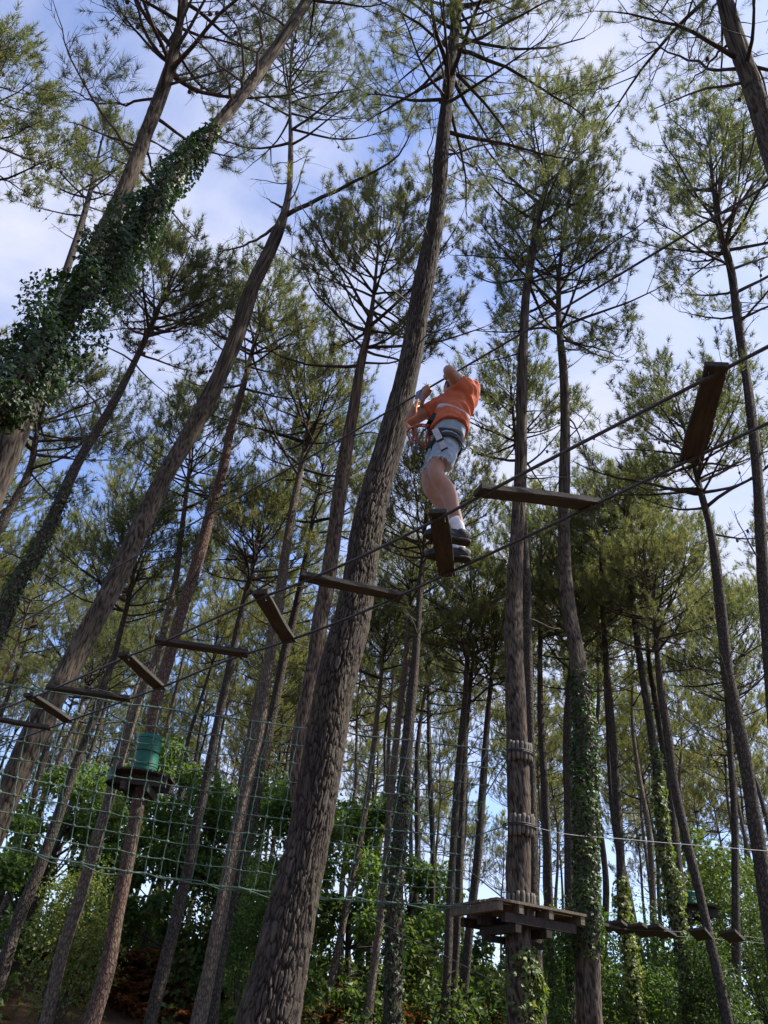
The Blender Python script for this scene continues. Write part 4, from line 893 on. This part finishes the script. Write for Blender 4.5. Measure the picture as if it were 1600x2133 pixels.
def pad_platform(key, ybase, ytop, label1, label2, deck_r, pad_r, m, round_=True, side=0.0):
    T = TREES[key]; f = lambda y: np.array([np.interp(T['s_of'](y), T['t'], T['C'][:, i]) for i in range(3)])
    b, tp = f(ybase), f(ytop); root = empty('tree_platform', b, label1, 'platform'); n = 12
    for k in range(n):
        w = 2*deck_r/n; x = -deck_r+w*(k+0.5); h = math.sqrt(max(deck_r**2-x*x, 0.02)) if round_ else deck_r
        a = Acc(); a.box((x+side, 0, 0.02), (w/2-0.006, 0, 0), (0, h, 0), (0, 0, 0.018)); a.build('deck_board', MT['plank'], root)
    th = np.linspace(0, 2*PI, 33)
    for (x, y, l) in ((0, -0.2, deck_r*0.9), (0, 0.2, deck_r*0.9)):
        a = Acc(); a.box((x+side, y, -0.085), (l, 0, 0), (0, 0.04, 0), (0, 0, 0.085)); a.build('beam', MT['plank'], root)
    for x in (-0.2, 0.2):
        a = Acc(); a.box((x, 0, -0.24), (0.04, 0, 0), (0, deck_r*0.75, 0), (0, 0, 0.065)); a.build('beam', MT['plank'], root)
    a = Acc(); h1 = 0.17; half = np.linspace(PI*0.75, PI*1.3, 12); ro = deck_r+0.02                    # green skirt round the left rim
    V = [];
    for z in (0.05, -h1):
        for t in half: V.append((ro*math.cos(t)+side, ro*math.sin(t), z))
    for z in (0.05, -h1):
        for t in half: V.append(((ro-0.03)*math.cos(t)+side, (ro-0.03)*math.sin(t), z))
    k = len(half); Q = []
    for i in range(k-1): Q += [(i, i+1, k+i+1, k+i), (2*k+i, 3*k+i, 3*k+i+1, 2*k+i+1), (k+i, k+i+1, 3*k+i+1, 3*k+i), (i, 2*k+i, 2*k+i+1, i+1)]
    a.add(V, Q); a.build('rim_padding', MT['darkpad'], root, False)
    v = tp-b; pd = empty('trunk_padding', b, label2, 'padding'); a = Acc(); s = np.linspace(0.06, 1, 15)
    a.tube(v*s[:, None], pad_r*(1+0.03*np.sin(s*9))*np.where((s < 0.1) | (s > 0.97), 0.95, 1), 24); a.build('mat', MT['pad'], pd, True)
    for s_ in (0.25, 0.6, 0.9):
        th = np.linspace(0, 2*PI, 25); a = Acc(); a.tube(v*s_+np.stack([np.cos(th), np.sin(th), 0*th], 1)*(pad_r*1.03), 0.008, 5, False); a.build('strap', MT['cable'], pd, True)
pad_platform('pad', 1622, 1535, 'round platform with green padded rim on the reddish pine behind the net', 'green padding mat wrapped round the reddish pine above its platform', 0.56, 0.225, None, side=-0.02)
# far platform at right with its barrel-shaped padding, carried by a copy of a distant pine
fp = Pd(1441, 1893, 21.5)
fpt = far_pine(1, fp[0], fp[1]+0.1, 1.0, 0.4, 'pine carrying the far green barrel and its small platform', None)
TREES['farplat'] = dict(C=np.array([[fp[0], fp[1]+0.1, 0], [fp[0], fp[1]+0.1, 20]]), R=np.array([.15, .15]), t=np.array([0, 20.0]), s_of=lambda y: float(Pd(1441, y, 21.6)[2]))
pad_platform('farplat', 1892, 1858, 'small far platform behind the crooked pine at right', 'green barrel-shaped padding on the far platform at right', 0.62, 0.22, None)
# far plank walk on two wires
fw = empty('plank_walk', Pd(1400, 1945, 15.5), 'far row of dark planks hung on two wires at lower right', 'plank bridge'); fb = np.array(fw.location)
for (pts) in ([(1205,1922,13.2),(1300,1935,14.2),(1480,1944,15.6),(1620,1958,16.8)], [(1205,1926,13.8),(1300,1942,14.9),(1480,1955,16.2),(1620,1968,17.4)]):
    S, _ = catmull(np.array([Pd(*p) for p in pts])-fb, 50); a = Acc(); a.tube(S, 0.0045, 6); a.build('wire', MT['cable'], fw, True)
for k, (x, y, D) in enumerate([(1232,1925,13.7),(1292,1932,14.4),(1338,1938,14.8),(1375,1940,15.1),(1460,1946,15.7),(1525,1950,16.2)]):
    c = Pd(x, y, D)-fb; az = [0.9, 0.5, 0.55, 0.6, 0.5, 0.55][k]; d = np.array([math.sin(az), math.cos(az), 0]); s = np.array([d[1], -d[0], 0]); a = Acc(); a.box(c, d*0.55, s*0.13+np.array([0, 0, 0.02]), np.array([0, 0, 0.02])); a.build('plank', MT['plank'], fw)

# ------------------------------------------------------------------ the climber
MT['skin'] = plainmat('skin', (0.27, 0.145, 0.098), (0.35, 0.195, 0.138), 14.0, 0.5, 0.15, 180.0, spec=0.35)
MT['shirt'] = plainmat('orange_cotton', (0.43, 0.112, 0.055), (0.51, 0.145, 0.074), 9.0, 0.85, 0.25, 400.0, spec=0.1)
MT['denim'] = plainmat('washed_denim', (0.20, 0.27, 0.34), (0.33, 0.41, 0.48), 10.0, 0.85, 0.35, 350.0, spec=0.1)
MT['shoe'] = plainmat('black_shoe', (0.012, 0.012, 0.013), (0.03, 0.03, 0.032), 20.0, 0.6, 0.3, 200.0, spec=0.3)
MT['sole'] = plainmat('dark_rubber', (0.02, 0.02, 0.02), (0.04, 0.038, 0.036), 20.0, 0.7, 0.3, 90.0)
MT['sock'] = plainmat('white_sock', (0.62, 0.62, 0.66), (0.78, 0.78, 0.80), 30.0, 0.9, 0.4, 300.0)
MT['web'] = plainmat('black_webbing', (0.014, 0.014, 0.017), (0.035, 0.035, 0.04), 30.0, 0.75, 0.3, 300.0)
MT['greyweb'] = plainmat('grey_webbing', (0.30, 0.31, 0.35), (0.48, 0.49, 0.53), 12.0, 0.7, 0.2, 200.0)
MT['hair'] = plainmat('dark_hair', (0.03, 0.02, 0.014), (0.07, 0.045, 0.03), 40.0, 0.6, 0.5, 200.0)
MT['orangerope'] = plainmat('orange_rope', (0.50, 0.13, 0.05), (0.66, 0.22, 0.09), 60.0, 0.7, 0.4, 250.0)
MT['redrope'] = plainmat('dark_red_rope', (0.20, 0.035, 0.03), (0.32, 0.07, 0.05), 60.0, 0.7, 0.4, 250.0)
MT['gold'] = plainmat('yellow_metal', (0.70, 0.48, 0.12), (0.85, 0.62, 0.2), 20.0, 0.35, metal=0.6)
MT['bluemetal'] = plainmat('blue_metal', (0.10, 0.16, 0.30), (0.20, 0.28, 0.45), 20.0, 0.35, metal=0.6)

def loft(acc, C, A, B, u, n=18, power=2.3, caps=True):
    """closed loft: centres C, half widths A along u and B across; u may change along it"""
    C = np.asarray(C, float); K = len(C); T = nrm(np.gradient(C, axis=0)); u = np.broadcast_to(np.asarray(u, float), C.shape); u = nrm(u-T*(u*T).sum(1, keepdims=True)); v = np.cross(T, u)
    th = np.arange(n)/n*2*PI; cs, sn = np.cos(th), np.sin(th); cs = np.sign(cs)*np.abs(cs)**(2/power); sn = np.sign(sn)*np.abs(sn)**(2/power)
    A = np.broadcast_to(np.asarray(A, float), (K,)); B = np.broadcast_to(np.asarray(B, float), (K,))
    V = (C[:, None]+A[:, None, None]*cs[None, :, None]*u[:, None]+B[:, None, None]*sn[None, :, None]*v[:, None]).reshape(-1, 3)
    k = np.arange(K-1)[:, None]*n; s = np.arange(n)[None]; s2 = (s+1) % n; Q = np.stack([k+s, k+s2, k+n+s2, k+n+s], -1).reshape(-1, 4)
    m = len(V); V = np.vstack([V, C[0], C[-1]]); e = m-n
    Tt = np.array([[m, (i+1) % n, i] for i in range(n)]+[[m+1, e+i, e+(i+1) % n] for i in range(n)]); acc.add(V, Q, Tt)
def limb(acc, pts, rad, n=14, m=14):
    S, _ = catmull(np.concatenate([np.asarray(pts, float), np.asarray(rad, float)[:, None]], 1), m); acc.tube(S[:, :3], np.maximum(S[:, 3], 0.003), n)
def ball(acc, c, r):
    ph = np.linspace(0.05, PI-0.05, 10); r = np.asarray(r, float)*np.ones(3); C = np.asarray(c)+np.stack([0*ph, 0*ph, -np.cos(ph)*r[2]], 1); loft(acc, C, np.sin(ph)*r[0], np.sin(ph)*r[1], (1, 0, 0), 16, 2.0)
def remesh(acc, voxel, it, name):
    me = acc.mesh(name); o = bpy.data.objects.new('tmp', me); COL.objects.link(o)
    r = o.modifiers.new('r', 'REMESH'); r.mode = 'VOXEL'; r.voxel_size = voxel
    q = o.modifiers.new('s', 'SMOOTH'); q.iterations = it; q.factor = 0.5
    bpy.context.view_layer.update(); dg = bpy.context.evaluated_depsgraph_get(); out = bpy.data.meshes.new_from_object(o.evaluated_get(dg)); bpy.data.objects.remove(o); bpy.data.meshes.remove(me)
    out.polygons.foreach_set('use_smooth', np.ones(len(out.polygons), bool)); out.name = name; return out
def displace(me, fn):
    n = len(me.vertices); co = np.empty(n*3, np.float32); me.vertices.foreach_get('co', co); no = np.empty(n*3, np.float32); me.vertex_normals.foreach_get('vector', no)
    co = co.reshape(-1, 3); no = no.reshape(-1, 3); co = co+no*fn(co)[:, None]; me.vertices.foreach_set('co', co.reshape(-1).astype(np.float32)); me.update()
def ribbon(acc, P, nrmv, w, th=0.004):
    """flat webbing along P lying against a surface of normal nrmv"""
    P = np.asarray(P, float); T = nrm(np.gradient(P, axis=0)); nv = np.broadcast_to(np.asarray(nrmv, float), P.shape); nv = nrm(nv-T*(nv*T).sum(1, keepdims=True)); loft(acc, P, w/2, th/2, np.cross(nv, T), 8, 6.0)

zf = HB+0.021
pc = (PLANKC[0]+PLANKC[1])/2
person = empty('person', (pc[0], pc[1], zf), 'climber in orange T-shirt, denim shorts and harness standing on a bridge plank', 'person'); po = np.array(person.location)
J = dict(
    lheel=Pz(984, 1136, zf), ltoe=Pz(876, 1116, zf), rheel=Pz(975, 1170, zf), rtoe=Pz(888, 1160, zf),
    lank=Pz(950, 1094, zf+0.095), rank=Pz(936, 1132, zf+0.095), lknee=Pd(911, 986, 4.36), rknee=Pd(898, 1012, 4.58), lhip=Pd(938, 908, 4.385), rhip=Pd(925, 908, 4.57),
    pelvis=Pd(933, 902, 4.48), waist=Pd(936, 878, 4.49), chest=Pd(952, 845, 4.53), ches2=Pd(962, 824, 4.55), lsho=Pd(973, 817, 4.42), rsho=Pd(940, 832, 4.73),
    neck=Pd(956, 814, 4.60), head=Pd(948, 809, 4.74), lelb=Pd(935, 772, 4.28), relb=Pd(853, 876, 4.78), lhand=Pz(938, 781, 6.0), rhand=Pz(891, 809, 6.0))
for q_ in 'lr':                               # ankles stand over the shoes
    d_ = nrm((J[q_+'toe']-J[q_+'heel'])*np.array([1, 1, 0])); J[q_+'ank'] = (J[q_+'heel']+J[q_+'toe'])/2-d_*0.082+np.array([0, 0, 0.105])
J = {k: v-po for k, v in J.items()}
upv = np.array([0, 0, 1.0])
cdir = nrm((Pz(780, 874, 6.0)-Pz(1010, 740, 6.0)))
body = Acc()
def leg(h, k, a, heel, toe):
    mid = (k+a)/2; back = nrm(((heel-toe)*np.array([1, 1, 0])))
    limb(body, [h, h*0.5+k*0.5-back*0.012, k-back*0.012, k*0.7+a*0.3+back*0.022, k*0.35+a*0.65+back*0.014, a, a-upv*0.06], [0.070, 0.072, 0.056, 0.060, 0.048, 0.036, 0.036], 16, 24)
leg(J['lhip'], J['lknee'], J['lank'], J['lheel'], J['ltoe']); leg(J['rhip'], J['rknee'], J['rank'], J['rheel'], J['rtoe'])
lat = nrm(J['lsho']-J['rsho'])
loft(body, [J['pelvis']-upv*0.06, J['pelvis'], J['waist'], J['chest'], J['ches2'], (J['lsho']+J['rsho'])/2+upv*0.02], [0.13, 0.15, 0.13, 0.155, 0.16, 0.10], [0.095, 0.105, 0.09, 0.105, 0.10, 0.06], lat, 20)
limb(body, [(J['lsho']+J['rsho'])/2-upv*0.02, J['neck'], J['head']-upv*0.05], [0.062, 0.052, 0.05])
# head: skull, jaw, nose, ears; looks along the cable, away from the camera
fdir = nrm(cdir*0.9+np.array([-0.25, 0.1, -0.35])); sdv = nrm(np.cross(fdir, upv)); hu = np.cross(sdv, fdir); hc = J['head']
loft(body, [hc-hu*0.115+fdir*0.035, hc-hu*0.09+fdir*0.03, hc-hu*0.045+fdir*0.012, hc, hc+hu*0.05, hc+hu*0.085, hc+hu*0.105], [0.028, 0.048, 0.064, 0.073, 0.072, 0.052, 0.015], [0.035, 0.060, 0.082, 0.094, 0.091, 0.066, 0.018], sdv, 18)
limb(body, [hc+fdir*0.088+hu*0.02, hc+fdir*0.106-hu*0.012, hc+fdir*0.092-hu*0.022], [0.008, 0.013, 0.010], 10, 8)
limb(body, [hc+fdir*0.075-hu*0.052-sdv*0.02, hc+fdir*0.088-hu*0.052, hc+fdir*0.075-hu*0.052+sdv*0.02], [0.006, 0.009, 0.006], 8, 8)
for sg in (-1, 1):
    limb(body, [hc+sdv*sg*0.072+hu*0.025, hc+sdv*sg*0.083-fdir*0.012+hu*0.01, hc+sdv*sg*0.073-hu*0.03], [0.010, 0.013, 0.009], 10, 8)
    ball(body, hc+sdv*sg*0.031+fdir*0.083+hu*0.012, 0.012)
def arm(s, e, h, wristoff):
    w = h+wristoff
    limb(body, [s, s*0.55+e*0.45, e, e*0.65+w*0.35, w], [0.056, 0.052, 0.042, 0.043, 0.029], 16, 22)
    return w
def hand(h, w):
    """fist closed round the cable at h: palm on the wrist side, four fingers curled over, thumb under"""
    toW = nrm(w-h-cdir*np.dot(w-h, cdir)); side = np.cross(cdir, toW); pc_ = h+toW*0.036
    limb(body, [w, w*0.5+pc_*0.5, pc_], [0.029, 0.034, 0.034], 14, 8)
    loft(body, [pc_+cdir*0.042, pc_+cdir*0.02, pc_-cdir*0.02, pc_-cdir*0.042], [0.020, 0.030, 0.030, 0.020], [0.014, 0.017, 0.017, 0.014], side, 14)
    for i, (ln, r) in enumerate(((0.92, 0.0085), (1.0, 0.009), (0.96, 0.009), (0.85, 0.008))):
        c = h+cdir*(0.034-0.0225*i); ang = np.linspace(-0.5, 3.6*ln, 9); R = 0.0235+0.006*np.clip(1-ang/2.5, 0, 1)
        P = c+(np.cos(ang)*R)[:, None]*toW+(np.sin(ang)*R)[:, None]*side; limb(body, P, np.linspace(r*1.1, r*0.8, 9), 10, 18)
    ang = np.linspace(-0.2, -2.4, 7); P = h+cdir*(0.03+0.004*np.arange(7))[:, None]+(np.cos(ang)*0.029)[:, None]*toW+(np.sin(ang)*0.025)[:, None]*side; limb(body, P, np.linspace(0.0125, 0.009, 7), 10, 14)
rw = arm(J['rsho'], J['relb'], J['rhand'], nrm(J['relb']-J['rhand'])*0.085); hand(J['rhand'], rw)
lw = arm(J['lsho'], J['lelb'], J['lhand'], nrm(J['lelb']-J['lhand'])*0.085); hand(J['lhand'], lw)
bme = remesh(body, 0.0085, 3, 'body'); link('body', bme, MT['skin'], person)
# hair
hr = Acc(); loft(hr, [hc-hu*0.035-fdir*0.03, hc-fdir*0.018, hc+hu*0.05-fdir*0.008, hc+hu*0.09, hc+hu*0.114], [0.070, 0.080, 0.079, 0.059, 0.018], [0.070, 0.088, 0.092, 0.070, 0.02], sdv, 18)
hm = remesh(hr, 0.006, 2, 'hair'); displace(hm, lambda c: 0.004*np.sin(c[:, 0]*230)*np.sin(c[:, 1]*190+c[:, 2]*160)); link('hair', hm, MT['hair'], person)
# shirt
sh = Acc(); sc_ = (J['lsho']+J['rsho'])/2
hem = J['pelvis']*0.92+J['waist']*0.08-upv*0.015
loft(sh, [hem, J['waist']-upv*0.01, J['waist']*0.5+J['chest']*0.5, J['chest'], J['ches2'], sc_+upv*0.028], [0.190, 0.168, 0.160, 0.178, 0.178, 0.105], [0.138, 0.122, 0.116, 0.128, 0.120, 0.070], lat, 24)
for s, e, f in ((J['lsho'], J['lelb'], 0.50), (J['rsho'], J['relb'], 0.62)):
    limb(sh, [sc_*0.45+s*0.55, s, s*(1-f)+e*f], [0.085, 0.074, 0.068], 18, 12)
smh = remesh(sh, 0.0085, 4, 'shirt')
ax_ = nrm(J['ches2']-J['waist'])
def folds(c):
    d = c-J['waist']; h = d@ax_; a = d@lat; b = d@np.cross(ax_, lat)
    return 0.0075*np.sin(70*h+16*a+9*b+3*np.sin(20*a+11*h))*np.exp(-((h-0.12)/0.16)**2)+0.0045*np.sin(46*h-34*a+20*b+2.0*np.sin(31*b))+0.0022*np.sin(120*h+40*b)
displace(smh, folds); link('shirt', smh, MT['shirt'], person)
# shorts
st = Acc()
loft(st, [J['pelvis']-upv*0.075, J['pelvis']-upv*0.01, J['waist']-upv*0.06], [0.148, 0.160, 0.130], [0.112, 0.114, 0.095], lat, 24)
for h, k in ((J['lhip'], J['lknee']), (J['rhip'], J['rknee'])): limb(st, [h-upv*0.03, h*0.55+k*0.45, h*0.22+k*0.78], [0.090, 0.092, 0.090], 20, 14)
stm = remesh(st, 0.0085, 3, 'shorts'); displace(stm, lambda c: 0.0025*np.sin(c[:, 2]*60+c[:, 0]*50)*np.sin(c[:, 1]*45+c[:, 0]*20)+0.0015*np.sin(c[:, 2]*130+c[:, 1]*70)); sho = link('shorts', stm, MT['denim'], person)
fr = Acc(); rf = np.random.default_rng(4)
for h, k in ((J['lhip'], J['lknee']), (J['rhip'], J['rknee'])):
    c = h*0.22+k*0.78; ax = nrm(k-h); a = nrm(np.cross(ax, upv+[0.2, 0, 0])); b = np.cross(ax, a)
    for q in range(90):
        th = rf.random()*6.28; p = c+(a*math.cos(th)+b*math.sin(th))*0.089-ax*0.006; l = rf.uniform(0.008, 0.034); fr.tube(np.array([p, p+ax*l*0.5+rf.normal(0, 0.003, 3), p+ax*l+rf.normal(0, 0.006, 3)]), 0.0011, 3)
fr.build('frayed_hem', MT['sock'], sho)
# shoes and socks
for nm, heel, toe, ank in (('l', J['lheel'], J['ltoe'], J['lank']), ('r', J['rheel'], J['rtoe'], J['rank'])):
    d = nrm((toe-heel)*np.array([1, 1, 0])); sd = np.cross(upv, d); L_ = 0.312; m = (heel+toe)/2; h0 = m-d*L_/2
    up_ = Acc(); x = np.array([0.0, 0.04, 0.12, 0.30, 0.5, 0.72, 0.9, 0.985])*L_
    loft(up_, h0+d*x[:, None]+upv*np.array([0.045, 0.05, 0.055, 0.052, 0.046, 0.038, 0.034, 0.028])[:, None], [0.022, 0.034, 0.038, 0.036, 0.042, 0.047, 0.038, 0.014], [0.024, 0.042, 0.048, 0.046, 0.038, 0.031, 0.025, 0.012], sd, 18, 2.5)
    limb(up_, [h0+d*0.065+upv*0.06, ank*0.6+(h0+d*0.06+upv*0.1)*0.4-upv*0.012], [0.045, 0.043], 14, 6)
    sm_ = remesh(up_, 0.006, 3, 'shoe'); s_ = link('shoe', sm_, MT['shoe'], person)
    so_ = Acc(); loft(so_, h0+d*x[:, None]*1.02+upv*0.014-d*0.004, [0.024, 0.037, 0.041, 0.036, 0.042, 0.050, 0.040, 0.014], [0.0135]*8, sd, 18, 4.0); so_.build('sole', MT['sole'], s_, True)
    lc = Acc()
    for q in range(5):
        xx = L_*(0.40+0.07*q); zz = 0.098-0.008*q; P = h0+d*xx+np.array([sd*t*0.03+upv*(zz-0.5*abs(t)**2*0.03) for t in np.linspace(-1, 1, 7)]); lc.tube(P, 0.003, 5)
    lc.build('laces', MT['greyweb'], s_)
    kn = J['lknee'] if nm == 'l' else J['rknee']; sk = Acc(); limb(sk, [ank-upv*0.05, ank-upv*0.02, ank*0.82+kn*0.18], [0.036, 0.0405, 0.0425], 18, 8); sk.build('sock', MT['sock'], person, True)
# harness: waist belt, back strap, leg loops, side tags, gear loops
hs = empty('harness', (0, 0, 0)); hs.parent = person
th = np.linspace(0, 2*PI, 61); vt = np.cross(ax_, lat)
def band(c, a, b, w, m, tiltv=None, nm='belt'):
    P = c+np.cos(th)[:, None]*lat*a+np.sin(th)[:, None]*vt*b
    if tiltv is not None: P = P+upv*(np.sin(th)*tiltv[0]+np.cos(th)*tiltv[1])[:, None]
    ac = Acc(); nv = np.cos(th)[:, None]*lat/a+np.sin(th)[:, None]*vt/b; ribbon(ac, P, nv, w, 0.006); ac.build(nm, MT[m], hs, True)
band(J['waist']*0.55+J['chest']*0.45, 0.204, 0.160, 0.036, 'greyweb', (0.02, -0.01), 'waist_strap')
band(J['pelvis']*1.0-upv*0.035, 0.192, 0.142, 0.045, 'web', (0.03, 0.0), 'hip_belt')
for h, k in ((J['lhip'], J['lknee']), (J['rhip'], J['rknee'])):
    ax = nrm(k-h); a = nrm(np.cross(ax, upv+[0.2, 0, 0])); b = np.cross(ax, a); c = h*0.72+k*0.28; P = c+(np.cos(th)[:, None]*a+np.sin(th)[:, None]*b)*0.106+ax*(0.03*np.sin(th+0.8))[:, None]
    ac = Acc(); ribbon(ac, P, P-c, 0.048, 0.007); ac.build('leg_loop', MT['web'], hs, True)
outL = nrm(CAM-po-J['lhip'])
p0 = Pd(905, 893, 4.26)-po; p1 = Pd(916, 915, 4.255)-po; p2 = Pd(926, 936, 4.26)-po
ac = Acc(); ribbon(ac, np.linspace(p0, p1, 5), outL, 0.045, 0.005); ac.build('side_tag', MT['greyweb'], hs); ac = Acc(); ribbon(ac, np.linspace(p1*0.9+p2*0.1, p2, 5), outL, 0.042, 0.006); ac.build('side_tag', MT['greyweb'], hs)
ac = Acc(); ribbon(ac, np.linspace(p1*0.98+p2*0.02, p1*0.80+p2*0.20, 4)+outL*0.004, outL, 0.052, 0.008); ribbon(ac, np.linspace(p2*0.93+p1*0.07, p2*1.04-p1*0.04, 4)+outL*0.004, outL, 0.052, 0.008); ac.build('buckle', MT['web'], hs)
ac = Acc(); fb_ = Pd(893, 885, 4.47)-po; ribbon(ac, np.array([Pd(908, 862, 4.42)-po, Pd(899, 876, 4.42)-po, fb_, Pd(900, 905, 4.45)-po]), outL, 0.05, 0.012); ac.build('front_strap', MT['web'], hs)
ac = Acc()
for q in range(3):
    g0 = Pd(968-3*q, 915+5*q, 4.45)-po; tt = np.linspace(0, PI, 12); ac.tube(g0+np.cos(tt)[:, None]*np.array([0.03, 0.03, 0])-np.sin(tt)[:, None]*upv*(0.08-0.01*q), 0.004, 6)
ac.build('gear_loop', MT['web'], hs, True)
# lanyard: ropes from the harness front to the carabiners and pulley on the cable
lan = empty('safety_lanyard', po+fb_, 'orange rope lanyard with carabiners linking the harness to the overhead cable', 'lanyard'); lo = np.array(lan.location)
def rope(px, r, m, nm='rope'):
    S, _ = catmull(np.array([Pd(*p) for p in px])-lo, 40); ac = Acc(); ac.tube(S, r, 8); ac.build(nm, MT[m], lan, True)
rope([(895,886,4.46),(872,884,4.5),(850,892,4.52),(846,880,4.52),(856,872,4.52),(866,866,4.56),(867,850,4.6),(871,832,4.64)], 0.0075, 'orangerope')
rope([(893,890,4.45),(870,888,4.46),(848,900,4.46),(852,912,4.46),(858,926,4.46),(861,905,4.47),(864,890,4.47),(878,884,4.47)], 0.0072, 'redrope')
rope([(864,885,4.44),(866,905,4.44),(871,922,4.44),(884,930,4.44),(888,915,4.46),(892,895,4.46)], 0.008, 'redrope')
rope([(893,888,4.44),(880,900,4.43),(872,926,4.43),(868,945,4.44),(876,950,4.45),(884,935,4.45)], 0.007, 'cable', 'cow_tail')
def carabiner(p, q, w, m, nm='carabiner'):
    p, q = np.asarray(p)-lo, np.asarray(q)-lo; v = q-p; ll = np.linalg.norm(v); v = v/ll; sdv_ = nrm(np.cross(v, CAM-po)); tt = np.linspace(0, 2*PI, 33)
    P = (p+q)/2+np.sin(tt)[:, None]*v*ll/2+(np.sign(np.cos(tt))*np.abs(np.cos(tt))**0.6)[:, None]*sdv_*w; ac = Acc(); ac.tube(P, 0.0055, 8, False); ac.build(nm, MT[m], lan, True)
hp = Pz(880, 816, 6.0)
carabiner(hp+[0, 0, 0.02], Pd(871, 836, 4.66), 0.022, 'bluemetal'); carabiner(Pz(874, 819, 6.0)+np.array([0, 0, 0.02]), Pd(868, 838, 4.62), 0.02, 'steel'); carabiner(Pd(872, 833, 4.65), Pd(867, 848, 4.61), 0.016, 'gold')
ac = Acc(); ac.box(Pz(877, 818, 6.0)-lo-[0, 0, 0.005], cdir*0.045, np.cross(cdir, upv)*0.012, upv*0.03); ac.build('pulley', MT['bluemetal'], lan)
